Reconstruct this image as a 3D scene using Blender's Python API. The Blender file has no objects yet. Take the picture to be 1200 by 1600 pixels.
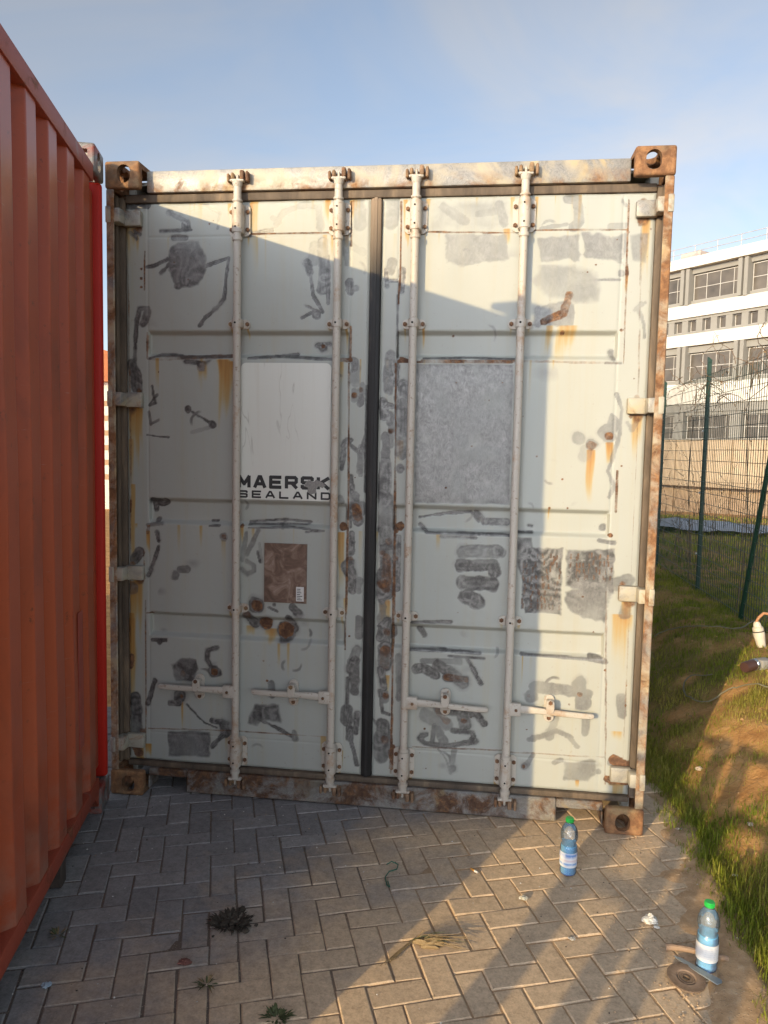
import bpy, bmesh, math, random
import numpy as np
from mathutils import Vector, Matrix

random.seed(7)
RNG = np.random.default_rng(11)
SC = bpy.context.scene
COL = SC.collection
rad = math.radians

# ------------------------------------------------------------------ camera, sky, sun, exposure
CAM = np.array([1.68462764, -3.23812121, 1.64331683])
YAW, PITCH, ROLL = rad(-7.14833722), rad(-4.65602156), rad(1.16382639)
FPX = 1170.0
SUN_AZ, SUN_EL = rad(28.0), rad(12.6)          # the light travels towards +y, a little towards +x

_f = np.array([math.sin(YAW) * math.cos(PITCH), math.cos(YAW) * math.cos(PITCH), math.sin(PITCH)])
_r = np.array([math.cos(YAW), -math.sin(YAW), 0.0])
_u = np.cross(_r, _f)
CR = math.cos(ROLL) * _r + math.sin(ROLL) * _u
CU = -math.sin(ROLL) * _r + math.cos(ROLL) * _u
cam_data = bpy.data.cameras.new('camera')
cam = bpy.data.objects.new('camera', cam_data)
COL.objects.link(cam)
M3 = Matrix(((CR[0], CU[0], -_f[0]), (CR[1], CU[1], -_f[1]), (CR[2], CU[2], -_f[2])))
cam.matrix_world = Matrix.Translation(Vector(CAM)) @ M3.to_4x4()
cam_data.sensor_fit = 'VERTICAL'
cam_data.sensor_height = 36.0
cam_data.lens = FPX * 36.0 / 1600.0
cam_data.clip_start = 0.05
cam_data.clip_end = 3000
SC.camera = cam

world = bpy.data.worlds.new('World')
SC.world = world
world.use_nodes = True
wn = world.node_tree
for n_ in list(wn.nodes):
    wn.nodes.remove(n_)
w_out = wn.nodes.new('ShaderNodeOutputWorld')
w_bg = wn.nodes.new('ShaderNodeBackground')
w_sky = wn.nodes.new('ShaderNodeTexSky')
w_sky.sky_type = 'NISHITA'
w_sky.sun_disc = False
w_sky.sun_elevation = SUN_EL
w_sky.sun_rotation = rad(180) + SUN_AZ
w_sky.air_density = 1.0
w_sky.dust_density = 0.5
w_sky.ozone_density = 2.5
w_bg.inputs['Strength'].default_value = 0.15
w_tc = wn.nodes.new('ShaderNodeTexCoord')
w_map = wn.nodes.new('ShaderNodeMapping')
w_map.inputs['Scale'].default_value = (1.2, 1.6, 3.4)
w_map.inputs['Rotation'].default_value = (0.2, 0.5, 0.4)
w_noise = wn.nodes.new('ShaderNodeTexNoise')
w_noise.inputs['Scale'].default_value = 1.5
w_noise.inputs['Detail'].default_value = 5
w_noise.inputs['Roughness'].default_value = 0.55
w_noise.inputs['Distortion'].default_value = 0.7
w_ramp = wn.nodes.new('ShaderNodeValToRGB')
w_ramp.color_ramp.elements[0].position = 0.40
w_ramp.color_ramp.elements[0].color = (0.46, 0.46, 0.46, 1)
w_ramp.color_ramp.elements[1].position = 0.64
w_ramp.color_ramp.elements[1].color = (0.95, 0.95, 0.95, 1)
w_mix = wn.nodes.new('ShaderNodeMix')
w_mix.data_type = 'RGBA'
w_bw = wn.nodes.new('ShaderNodeRGBToBW')
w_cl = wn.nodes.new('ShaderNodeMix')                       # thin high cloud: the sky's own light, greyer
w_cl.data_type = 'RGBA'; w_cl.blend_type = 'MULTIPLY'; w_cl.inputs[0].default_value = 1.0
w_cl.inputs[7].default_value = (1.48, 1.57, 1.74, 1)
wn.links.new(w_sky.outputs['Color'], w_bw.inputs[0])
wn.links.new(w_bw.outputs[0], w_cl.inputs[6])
w_dot = wn.nodes.new('ShaderNodeVectorMath'); w_dot.operation = 'DOT_PRODUCT'      # added: unseen sky towards the sun brightened to fill the shaded door
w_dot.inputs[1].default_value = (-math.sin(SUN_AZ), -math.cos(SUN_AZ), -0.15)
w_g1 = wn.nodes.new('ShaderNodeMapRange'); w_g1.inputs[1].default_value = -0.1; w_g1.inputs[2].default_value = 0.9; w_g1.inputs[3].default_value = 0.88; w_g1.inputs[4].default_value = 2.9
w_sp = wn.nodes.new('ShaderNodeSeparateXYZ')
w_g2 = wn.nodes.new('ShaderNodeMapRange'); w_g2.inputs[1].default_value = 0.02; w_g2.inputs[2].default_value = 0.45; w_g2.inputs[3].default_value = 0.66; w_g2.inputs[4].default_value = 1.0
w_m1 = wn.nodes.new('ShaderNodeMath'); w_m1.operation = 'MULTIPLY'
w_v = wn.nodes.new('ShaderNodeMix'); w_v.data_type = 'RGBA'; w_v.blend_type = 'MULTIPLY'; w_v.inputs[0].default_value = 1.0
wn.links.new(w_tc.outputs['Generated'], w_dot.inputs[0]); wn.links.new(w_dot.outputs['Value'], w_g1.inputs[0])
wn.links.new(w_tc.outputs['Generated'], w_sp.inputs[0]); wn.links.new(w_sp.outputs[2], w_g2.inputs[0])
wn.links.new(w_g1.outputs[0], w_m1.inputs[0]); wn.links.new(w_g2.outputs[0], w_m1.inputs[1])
w_g3 = wn.nodes.new('ShaderNodeMapRange'); w_g3.inputs[1].default_value = 0.64; w_g3.inputs[2].default_value = 0.9; w_g3.inputs[3].default_value = 1.0; w_g3.inputs[4].default_value = 0.45  # added dimming of the unseen zenith, to deepen shade on the ground
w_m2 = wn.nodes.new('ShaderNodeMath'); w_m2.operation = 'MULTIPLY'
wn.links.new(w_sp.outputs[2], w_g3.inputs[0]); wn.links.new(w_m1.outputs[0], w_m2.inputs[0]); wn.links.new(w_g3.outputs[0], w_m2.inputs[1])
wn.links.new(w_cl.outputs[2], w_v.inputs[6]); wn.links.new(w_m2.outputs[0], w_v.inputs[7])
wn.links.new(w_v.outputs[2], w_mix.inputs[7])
wn.links.new(w_tc.outputs['Generated'], w_map.inputs['Vector'])
wn.links.new(w_map.outputs['Vector'], w_noise.inputs['Vector'])
wn.links.new(w_noise.outputs['Fac'], w_ramp.inputs['Fac'])
wn.links.new(w_ramp.outputs['Color'], w_mix.inputs[0])
wn.links.new(w_sky.outputs['Color'], w_mix.inputs[6])
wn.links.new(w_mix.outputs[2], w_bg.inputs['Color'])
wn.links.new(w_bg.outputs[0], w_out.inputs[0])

sun_data = bpy.data.lights.new('sun', 'SUN')
sun_data.energy = 3.1
sun_data.angle = rad(0.42)
sun_data.color = (1.0, 0.75, 0.40)
sun = bpy.data.objects.new('sun', sun_data)
COL.objects.link(sun)
SUNV = Vector((math.sin(SUN_AZ) * math.cos(SUN_EL), math.cos(SUN_AZ) * math.cos(SUN_EL), -math.sin(SUN_EL)))
sun.rotation_euler = SUNV.to_track_quat('-Z', 'Y').to_euler()
sun.location = (-8, -16, 8)

SC.view_settings.view_transform = 'Standard'
SC.view_settings.look = 'None'
SC.view_settings.gamma = 1.0
SC.view_settings.exposure = 0.68
SC.cycles.max_bounces = 8
SC.cycles.transparent_max_bounces = 12
SC.cycles.use_denoising = True

# ------------------------------------------------------------------ measuring helpers
def ray(px, py):
    return CR * (px - 600) / FPX - CU * (py - 800) / FPX + _f

def on_y(px, py, y):                       # point on a vertical plane y = const
    d = ray(px, py)
    t = (y - CAM[1]) / d[1]
    q = CAM + t * d
    return float(q[0]), float(q[2])

def sstep(a, b, x):
    t = np.clip((x - a) / (b - a), 0, 1)
    return t * t * (3 - 2 * t)

_tables = {}
def vnoise(x, y, scale, seed=0):
    if seed not in _tables:
        _tables[seed] = np.random.default_rng(1000 + seed).random((256, 256))
    T = _tables[seed]
    x = np.asarray(x, float) * scale + 1000.3
    y = np.asarray(y, float) * scale + 1000.7
    i = np.floor(x).astype(int); j = np.floor(y).astype(int)
    fx = x - i; fy = y - j
    fx = fx * fx * (3 - 2 * fx); fy = fy * fy * (3 - 2 * fy)
    g = lambda a, b: T[a % 256, b % 256]
    return (g(i, j) * (1 - fx) + g(i + 1, j) * fx) * (1 - fy) + (g(i, j + 1) * (1 - fx) + g(i + 1, j + 1) * fx) * fy

def fbm(x, y, scale, seed=0, octv=3):
    s = 0; a = 1; t = 0
    for k in range(octv):
        s = s + a * vnoise(x, y, scale * 2 ** k, seed + k); t += a; a *= 0.5
    return s / t

def terrain(x, y):
    x = np.asarray(x, float); y = np.asarray(y, float)
    edge = 2.60 + 0.05 * (vnoise(x * 0, y, 1.3, 31) - 0.5) * 2
    bank = sstep(0.0, 1.0, (x - edge) / 0.95) * 0.35
    bank = bank * (1 - sstep(5.5, 8.5, x) * 0.4)
    rough = (fbm(x, y, 2.2, 5) - 0.5) * 0.10 * sstep(0.05, 0.5, x - edge) + (fbm(x, y, 9, 9) - 0.5) * 0.055 * sstep(0.0, 0.2, x - edge)
    fall = -2.55 * np.clip((np.hypot(x - 1.7, y + 3.2) - 17) / 42, 0, 1) * sstep(-4, 4, y)
    far = sstep(2.5, 4.5, np.abs(x - 1.0)) * 0
    base = -0.035 + 0.03 * sstep(0, 0.3, x - edge)
    return base + bank + rough + fall + far

def on_ground(px, py, dz=0.0):
    d = ray(px, py)
    t = 0.5
    prev = t
    while t < 200:
        q = CAM + t * d
        if q[2] <= float(terrain(q[0], q[1])) + dz:
            break
        prev = t
        t += 0.01 + t * 0.003
    t = (t + prev) / 2
    q = CAM + t * d
    return float(q[0]), float(q[1]), float(terrain(q[0], q[1]))

def on_paving(px, py, z=0.0):
    d = ray(px, py)
    t = (z - CAM[2]) / d[2]
    q = CAM + t * d
    return float(q[0]), float(q[1])

# ------------------------------------------------------------------ material helpers
class NB:
    """node builder"""
    def __init__(self, name):
        self.m = bpy.data.materials.new(name)
        self.m.use_nodes = True
        self.t = self.m.node_tree
        for n in list(self.t.nodes):
            self.t.nodes.remove(n)
        self.out = self.t.nodes.new('ShaderNodeOutputMaterial')
        self.tc = self.t.nodes.new('ShaderNodeTexCoord')
        self.obj = self.tc.outputs['Object']

    def set(self, sock, v):
        if hasattr(v, 'is_linked') or isinstance(v, bpy.types.NodeSocket):
            self.t.links.new(v, sock)
        elif isinstance(v, (tuple, list)) and len(v) == 3 and sock.type == 'RGBA':
            sock.default_value = (*v, 1)
        else:
            sock.default_value = v

    def mapping(self, scale=(1, 1, 1), rot=(0, 0, 0), vec=None, loc=(0, 0, 0)):
        n = self.t.nodes.new('ShaderNodeMapping')
        n.inputs['Scale'].default_value = scale
        n.inputs['Rotation'].default_value = rot
        n.inputs['Location'].default_value = loc
        self.t.links.new(vec or self.obj, n.inputs['Vector'])
        return n.outputs[0]

    def noise(self, scale, detail=3, rough=0.5, dist=0.0, vec=None):
        n = self.t.nodes.new('ShaderNodeTexNoise')
        n.inputs['Scale'].default_value = scale
        n.inputs['Detail'].default_value = detail
        n.inputs['Roughness'].default_value = rough
        n.inputs['Distortion'].default_value = dist
        self.t.links.new(vec or self.obj, n.inputs['Vector'])
        return n.outputs['Fac']

    def voronoi(self, scale, feature='F1', vec=None, rnd=1.0):
        n = self.t.nodes.new('ShaderNodeTexVoronoi')
        n.feature = feature
        n.inputs['Scale'].default_value = scale
        n.inputs['Randomness'].default_value = rnd
        self.t.links.new(vec or self.obj, n.inputs['Vector'])
        return n.outputs['Distance']

    def ramp(self, fac, stops):
        n = self.t.nodes.new('ShaderNodeValToRGB')
        e = n.color_ramp.elements
        while len(e) < len(stops):
            e.new(0.5)
        for k, (p, c) in enumerate(stops):
            e[k].position = p
            e[k].color = (c, c, c, 1) if isinstance(c, (int, float)) else (*c, 1)
        self.set(n.inputs[0], fac)
        return n.outputs[0]

    def mix(self, fac, a, b, mode='MIX'):
        n = self.t.nodes.new('ShaderNodeMix')
        n.data_type = 'RGBA'
        n.blend_type = mode
        self.set(n.inputs[0], fac); self.set(n.inputs[6], a); self.set(n.inputs[7], b)
        return n.outputs[2]

    def math(self, op, a, b=0.5, clamp=False):
        n = self.t.nodes.new('ShaderNodeMath')
        n.operation = op
        n.use_clamp = clamp
        self.set(n.inputs[0], a); self.set(n.inputs[1], b)
        return n.outputs[0]

    def attr(self, name, col=False):
        n = self.t.nodes.new('ShaderNodeAttribute')
        n.attribute_name = name
        return n.outputs['Color'] if col else n.outputs['Fac']

    def sep(self, vec=None):
        n = self.t.nodes.new('ShaderNodeSeparateXYZ')
        self.t.links.new(vec or self.obj, n.inputs[0])
        return n.outputs

    def bump(self, h, strength=0.3, dist=0.01):
        n = self.t.nodes.new('ShaderNodeBump')
        n.inputs['Strength'].default_value = strength
        n.inputs['Distance'].default_value = dist
        self.set(n.inputs['Height'], h)
        return n.outputs[0]

    def bsdf(self, color, rough=0.6, metal=0.0, normal=None, spec=0.5, **kw):
        n = self.t.nodes.new('ShaderNodeBsdfPrincipled')
        self.set(n.inputs['Base Color'], color)
        self.set(n.inputs['Roughness'], rough)
        self.set(n.inputs['Metallic'], metal)
        n.inputs['Specular IOR Level'].default_value = spec
        if normal is not None:
            self.t.links.new(normal, n.inputs['Normal'])
        for k, v in kw.items():
            self.set(n.inputs[k], v)
        self.t.links.new(n.outputs[0], self.out.inputs[0])
        return n

def plain(name, col, rough=0.6, metal=0.0, vary=0.15, scale=8.0, bump=0.0, spec=0.5):
    b = NB(name)
    n = b.noise(scale, 4, 0.6)
    lo = tuple(c * (1 - vary) for c in col); hi = tuple(min(1, c * (1 + vary)) for c in col)
    c = b.mix(n, lo, hi)
    nm = b.bump(b.noise(scale * 6, 3), bump, 0.004) if bump else None
    b.bsdf(c, rough, metal, nm, spec)
    return b.m

# ------------------------------------------------------------------ mesh helpers
def np_mesh(name, verts, faces_list, mats, attrs=None, smooth=False, mat_idx=None, angle=None):
    """verts (n,3); faces_list: list of int arrays, each (m,k)"""
    me = bpy.data.meshes.new(name)
    V = np.asarray(verts, np.float32)
    me.vertices.add(len(V))
    me.vertices.foreach_set('co', V.ravel())
    loops = np.concatenate([np.asarray(f, np.int32).ravel() for f in faces_list])
    tot = np.concatenate([np.full(len(f), np.asarray(f).shape[1], np.int32) for f in faces_list])
    start = np.concatenate([[0], np.cumsum(tot)[:-1]]).astype(np.int32)
    me.loops.add(len(loops))
    me.loops.foreach_set('vertex_index', loops)
    me.polygons.add(len(tot))
    me.polygons.foreach_set('loop_start', start)
    me.polygons.foreach_set('loop_total', tot)
    if mat_idx is not None:
        me.polygons.foreach_set('material_index', np.asarray(mat_idx, np.int32))
    me.update(calc_edges=True)
    me.validate()
    if attrs:
        for k, v in attrs.items():
            v = np.asarray(v, np.float32)
            if v.ndim == 1:
                a = me.attributes.new(k, 'FLOAT', 'POINT'); a.data.foreach_set('value', v)
            else:
                a = me.attributes.new(k, 'FLOAT_COLOR', 'POINT'); a.data.foreach_set('color', v.ravel())
    me.polygons.foreach_set('use_smooth', np.full(len(tot), smooth, bool))
    if smooth and angle:
        me.set_sharp_from_angle(angle=rad(angle))
    for m in mats:
        me.materials.append(m)
    return me

def link(name, me, parent=None):
    o = bpy.data.objects.new(name, me)
    COL.objects.link(o)
    if parent is not None:
        o.parent = parent
    return o

def empty(name, loc=(0, 0, 0), rz=0.0):
    o = bpy.data.objects.new(name, None)
    o.empty_display_size = 0.1
    COL.objects.link(o)
    o.location = loc
    o.rotation_euler = (0, 0, rz)
    return o

def tag(o, label=None, cat=None, group=None, kind=None):
    if label: o['label'] = label
    if cat: o['category'] = cat
    if group: o['group'] = group
    if kind: o['kind'] = kind
    return o

class MB:
    """collects shapes into one mesh"""
    def __init__(self):
        self.bm = bmesh.new()

    def _tag(self, faces, mi):
        for f in faces:
            f.material_index = mi

    def box(self, c, size, bev=0.0, rot=None, mi=0, seg=1):
        t = bmesh.new()
        bmesh.ops.create_cube(t, size=1.0)
        bmesh.ops.scale(t, vec=size, verts=t.verts)
        if bev > 0:
            bmesh.ops.bevel(t, geom=list(t.edges), offset=min(bev, min(size) * 0.45), segments=seg, affect='EDGES', profile=0.5)
        self._merge(t, Matrix.Translation(Vector(c)) @ (rot.to_4x4() if rot is not None else Matrix.Identity(4)), mi)
        return self

    def span(self, a, b, bev=0.0, mi=0, seg=1):
        a = Vector(a); b = Vector(b)
        return self.box((a + b) / 2, [abs(x) for x in (b - a)], bev, None, mi, seg)

    def _merge(self, t, M, mi):
        bmesh.ops.transform(t, matrix=M, verts=t.verts)
        if M.determinant() < 0: bmesh.ops.reverse_faces(t, faces=list(t.faces))
        self._tag(t.faces, mi)
        me = bpy.data.meshes.new('tmp')
        t.to_mesh(me); t.free()
        self.bm.from_mesh(me)
        bpy.data.meshes.remove(me)

    def cyl(self, p0, p1, r, seg=16, mi=0, r2=None, bev=0.0):
        p0 = Vector(p0); p1 = Vector(p1)
        d = p1 - p0
        t = bmesh.new()
        bmesh.ops.create_cone(t, cap_ends=True, segments=seg, radius1=r, radius2=r if r2 is None else r2, depth=d.length)
        if bev:
            ed = [e for e in t.edges if len(e.link_faces) == 2 and any(len(f.verts) > 4 for f in e.link_faces)]
            bmesh.ops.bevel(t, geom=ed, offset=bev, segments=2, affect='EDGES')
        q = d.to_track_quat('Z', 'Y')
        self._merge(t, Matrix.Translation((p0 + p1) / 2) @ q.to_matrix().to_4x4(), mi)
        return self

    def lathe(self, prof, c=(0, 0, 0), seg=24, mi=0, axis=None, caps=True):
        t = bmesh.new()
        rings = []
        for (r, z) in prof:
            rings.append([t.verts.new((r * math.cos(2 * math.pi * k / seg), r * math.sin(2 * math.pi * k / seg), z)) for k in range(seg)])
        for a, b in zip(rings, rings[1:]):
            for k in range(seg):
                t.faces.new((a[k], a[(k + 1) % seg], b[(k + 1) % seg], b[k]))
        if caps:
            t.faces.new(list(reversed(rings[0])))
            t.faces.new(rings[-1])
        M = Matrix.Translation(Vector(c))
        if axis is not None:
            M = M @ Vector(axis).to_track_quat('Z', 'Y').to_matrix().to_4x4()
        self._merge(t, M, mi)
        return self

    def prism(self, poly, h0, h1, M=None, mi=0, bev=0.0):
        """poly in local xy, extruded h0..h1 along local z, then M"""
        t = bmesh.new()
        a = [t.verts.new((x, y, h0)) for x, y in poly]
        f = t.faces.new(a)
        r = bmesh.ops.extrude_face_region(t, geom=[f])
        vs = [g for g in r['geom'] if isinstance(g, bmesh.types.BMVert)]
        bmesh.ops.translate(t, vec=(0, 0, h1 - h0), verts=vs)
        bmesh.ops.recalc_face_normals(t, faces=t.faces)
        if bev:
            bmesh.ops.bevel(t, geom=list(t.edges), offset=bev, segments=1, affect='EDGES')
        self._merge(t, M if M is not None else Matrix.Identity(4), mi)
        return self

    def tube(self, pts, r, seg=8, mi=0, taper=None):
        pts = [Vector(p) for p in pts]
        t = bmesh.new()
        rings = []
        n = len(pts)
        up = Vector((0.13, 0.21, 0.97)).normalized()
        for i, p in enumerate(pts):
            d = (pts[min(i + 1, n - 1)] - pts[max(i - 1, 0)])
            if d.length < 1e-9: d = Vector((0, 0, 1))
            d.normalize()
            s = d.cross(up)
            if s.length < 1e-3: s = d.cross(Vector((1, 0, 0)))
            s.normalize(); w = d.cross(s)
            rr = r if taper is None else r * (1 + (taper - 1) * i / max(1, n - 1))
            rings.append([t.verts.new(p + rr * (math.cos(2 * math.pi * k / seg) * s + math.sin(2 * math.pi * k / seg) * w)) for k in range(seg)])
        for a, b in zip(rings, rings[1:]):
            for k in range(seg):
                t.faces.new((a[k], a[(k + 1) % seg], b[(k + 1) % seg], b[k]))
        t.faces.new(list(reversed(rings[0]))); t.faces.new(rings[-1])
        bmesh.ops.recalc_face_normals(t, faces=t.faces)
        self._merge(t, Matrix.Identity(4), mi)
        return self

    def build(self, name, mats, parent=None, smooth=True, angle=35):
        me = bpy.data.meshes.new(name)
        self.bm.to_mesh(me); self.bm.free()
        if not isinstance(mats, (list, tuple)):
            mats = [mats]
        for m in mats:
            me.materials.append(m)
        if smooth:
            me.polygons.foreach_set('use_smooth', np.ones(len(me.polygons), bool))
            me.set_sharp_from_angle(angle=rad(angle))
        return link(name, me, parent)

def capsule(w, h, seg=10):
    """upright rounded bar outline, w wide, h tall"""
    r = w / 2; pts = []
    for k in range(seg + 1):
        a = math.pi * k / seg
        pts.append((r * math.cos(a), h / 2 - r + r * math.sin(a)))
    for k in range(seg + 1):
        a = math.pi + math.pi * k / seg
        pts.append((r * math.cos(a), -h / 2 + r + r * math.sin(a)))
    return pts

XZ = Matrix(((1, 0, 0, 0), (0, 0, 1, 0), (0, 1, 0, 0), (0, 0, 0, 1)))   # local xy -> world xz, local z -> world y

# ------------------------------------------------------------------ materials
def rust_color(b, vec=None):
    n = b.noise(38, 5, 0.65, 0.4, vec)
    return b.ramp(n, [(0.25, (0.055, 0.030, 0.020)), (0.5, (0.135, 0.070, 0.040)), (0.75, (0.33, 0.165, 0.070))])

def make_door_paint():
    b = NB('door_paint')
    grind, rust, drip = b.attr('grind'), b.attr('rust'), b.attr('drip')
    streak = b.noise(1.0, 4, 0.6, 0, b.mapping((26, 1, 1.1)))
    large = b.noise(1.7, 3, 0.5)
    paint = b.mix(large, (0.330, 0.349, 0.324), (0.374, 0.378, 0.336))
    paint = b.mix(b.math('MULTIPLY', b.ramp(streak, [(0.5, 0.0), (0.8, 1.0)]), 0.5), paint, (0.36, 0.33, 0.235))
    speck = b.ramp(b.noise(70, 2, 0.5), [(0.70, 0.0), (0.76, 1.0)])
    paint = b.mix(b.math('MULTIPLY', speck, 0.25), paint, (0.25, 0.20, 0.15))
    # rust water running down the paint
    dn = b.noise(1.0, 4, 0.6, 0, b.mapping((75, 1, 3.0)))
    dripf = b.math('MULTIPLY', drip, b.ramp(dn, [(0.2, 0.45), (0.7, 1.0)]), True)
    stain = b.ramp(dripf, [(0.0, (0.37, 0.37, 0.31)), (0.25, (0.37, 0.29, 0.145)), (0.6, (0.36, 0.195, 0.055)), (1.0, (0.22, 0.10, 0.03))])
    paint = b.mix(b.math('MULTIPLY', dripf, 3.0, True), paint, stain)
    # bare steel left by the angle grinder: arcs and swirls
    arc = b.attr('arc')
    sw = b.noise(13, 3, 0.55, 4.0)
    sw2 = b.noise(34, 3, 0.6, 2.6)
    swirl = b.math('ADD', b.math('MULTIPLY', sw, 0.30), b.math('MULTIPLY', sw2, 0.28))
    swirl = b.math('ADD', swirl, b.math('MULTIPLY', arc, 0.42))
    steel = b.ramp(swirl, [(0.28, (0.052, 0.051, 0.049)), (0.42, (0.099, 0.097, 0.092)), (0.52, (0.138, 0.136, 0.129)), (0.62, (0.194, 0.191, 0.181)), (0.76, (0.267, 0.262, 0.249))])
    fine = b.math('MAXIMUM', b.noise(1.0, 4, 0.65, 2.2, b.mapping((48, 1, 20), (0, 0.75, 0))), b.noise(1.0, 4, 0.65, 2.6, b.mapping((40, 1, 24), (0, -0.45, 0), None, (3, 5, 7))))
    pale = b.ramp(b.math('ADD', b.math('MULTIPLY', swirl, 0.22), b.math('MULTIPLY', fine, 0.78)), [(0.34, (0.129, 0.126, 0.120)), (0.5, (0.190, 0.187, 0.178)), (0.68, (0.271, 0.266, 0.253))])
    steel = b.mix(b.attr('pale'), steel, pale)  # pale: finely ground panels, plus sunlight put into the steel colour
    # burnt rim where the paint stops
    gf = b.ramp(b.math('MULTIPLY', grind, b.ramp(b.noise(9, 5, 0.65, 0.8), [(0.28, 0.62), (0.50, 1.0)])), [(0.06, 0.0), (0.78, 1.0)])
    rim = b.ramp(grind, [(0.12, 0.0), (0.40, 1.0), (0.80, 0.0)])
    steel = b.mix(b.math('MULTIPLY', rim, 0.6), steel, (0.085, 0.085, 0.09))
    c = b.mix(gf, paint, steel)
    rf = b.ramp(b.math('MULTIPLY', rust, b.math('ADD', 0.15, b.math('MULTIPLY', b.noise(26, 6, 0.75, 0.6), 1.7))), [(0.24, 0.0), (0.66, 1.0)])
    c = b.mix(rf, c, rust_color(b))
    rough = b.mix(gf, (0.5, 0.5, 0.5), b.ramp(sw2, [(0.3, 0.52), (0.7, 0.36)]))
    rough = b.mix(rf, rough, (0.9, 0.9, 0.9))
    h = b.math('ADD', b.math('MULTIPLY', b.noise(95, 3), 0.25), b.math('MULTIPLY', gf, b.math('SUBTRACT', sw2, 1.2)))
    b.bsdf(c, rough, b.math('MULTIPLY', gf, 0.3), b.bump(h, 0.25, 0.0018), 0.45)
    return b.m

def make_frame(name, paint, rust_lo, rust_hi, grind_lo, grind_hi, dark=0.0, warm=True, gain=1.0, orange=False, low=None):
    """old painted steel: grinder swirls, rust and chips in varying amounts"""
    b = NB(name)
    n = b.noise(3.2, 4, 0.6)
    col = b.mix(n, tuple(c * 0.85 for c in paint), paint)
    yel = b.ramp(b.noise(5.5, 4, 0.6), [(0.5, 0.0), (0.66, 1.0)])
    if warm:
        col = b.mix(b.math('MULTIPLY', yel, 0.6), col, (0.50, 0.36, 0.15))
    sw = b.noise(11, 3, 0.55, 4.2)
    sw2 = b.noise(30, 3, 0.6, 3.0)
    s = b.math('ADD', b.math('MULTIPLY', sw, 0.6), b.math('MULTIPLY', sw2, 0.4))
    steel = b.ramp(s, [(p_, tuple(min(.7, q * gain) for q in c_)) for p_, c_ in [(0.30, (0.12, 0.115, 0.11)), (0.46, (0.25, 0.24, 0.22)), (0.56, (0.18, 0.175, 0.165)), (0.72, (0.36, 0.34, 0.30))]])
    g = b.ramp(b.noise(4.6, 5, 0.6, 1.4), [(grind_lo, 0.0), (grind_hi, 1.0)])
    col = b.mix(g, col, steel)
    r = b.ramp(b.math('ADD', b.math('MULTIPLY', b.noise(7.5, 8, 0.72, 0.5), 0.75), b.math('MULTIPLY', b.noise(2.3, 2), 0.25)), [(rust_lo, 0.0), (rust_hi, 1.0)])
    if low:
        lo_ = b.math('MULTIPLY', b.math('SUBTRACT', b.sep()[2], low[0]), 1.0 / (low[1] - low[0]), True)
        e_ = b.math('MULTIPLY', b.math('SUBTRACT', 1.0, lo_), b.ramp(b.noise(6, 6, 0.7, 0.4), [(0.45, 0.0), (0.62, 1.0)]))
        r = b.math('MAXIMUM', r, e_)
    rc_ = rust_color(b) if not orange else b.ramp(b.noise(24, 6, 0.7, 0.4), [(0.28, (0.075, 0.036, 0.019)), (0.5, (0.205, 0.100, 0.046)), (0.74, (0.40, 0.215, 0.095))])
    col = b.mix(r, col, rc_)
    if dark:
        col = b.mix(dark, col, (0.03, 0.025, 0.02))
    rough = b.mix(r, b.mix(g, (0.55,) * 3, (0.42,) * 3), (0.88,) * 3)
    h = b.math('ADD', b.math('MULTIPLY', r, b.noise(60, 5, 0.7)), b.math('MULTIPLY', sw2, 0.4))
    b.bsdf(col, rough, b.math('MULTIPLY', g, 0.2), b.bump(h, 0.45, 0.003), 0.4)
    return b.m

def make_rod_paint():
    b = NB('rod_paint')
    c = b.mix(b.noise(6, 4, 0.6), (0.41, 0.372, 0.315), (0.49, 0.445, 0.378))
    sp = b.ramp(b.noise(48, 5, 0.7), [(0.58, 0.0), (0.66, 1.0)])
    c = b.mix(b.math('MULTIPLY', sp, 0.7), c, (0.20, 0.13, 0.08))
    rst = b.ramp(b.noise(8, 6, 0.7), [(0.54, 0.0), (0.68, 1.0)])
    c = b.mix(b.math('MULTIPLY', rst, 0.6), c, (0.32, 0.17, 0.07))
    b.bsdf(c, 0.5, 0, b.bump(b.noise(120, 3), 0.25, 0.0015))
    return b.m

def make_red_panel():
    b = NB('faded_red_paint')
    st = b.noise(1.0, 5, 0.6, 0.3, b.mapping((1.6, 1.6, 0.35)))
    c = b.mix(st, (0.345, 0.060, 0.022), (0.430, 0.100, 0.043))
    blot = b.ramp(b.noise(3.3, 5, 0.65, 0.6, b.mapping((1, 1, 0.45))), [(0.52, 0.0), (0.70, 1.0)])
    c = b.mix(b.math('MULTIPLY', blot, 0.5), c, (0.15, 0.045, 0.028))
    scr = b.ramp(b.noise(1.0, 6, 0.7, 0.2, b.mapping((9, 9, 120))), [(0.64, 0.0), (0.72, 1.0)])
    sx = b.sep()
    low = b.ramp(sx[2], [(0.10, 1.0), (0.45, 0.15), (0.9, 0.0)])
    c = b.mix(b.math('MULTIPLY', scr, 0.5), c, (0.42, 0.27, 0.22))
    dust = b.math('MULTIPLY', low, b.ramp(b.noise(9, 6, 0.7), [(0.40, 0.0), (0.62, 1.0)]))
    c = b.mix(b.math('MULTIPLY', dust, 0.55), c, (0.32, 0.23, 0.17))
    rs = b.ramp(b.noise(17, 6, 0.75), [(0.62, 0.0), (0.68, 1.0)])
    c = b.mix(b.math('MULTIPLY', rs, 0.7), c, (0.09, 0.04, 0.025))
    b.bsdf(c, 0.34, 0, b.bump(b.noise(60, 4, 0.6), 0.06, 0.002), 0.38)
    return b.m

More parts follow.
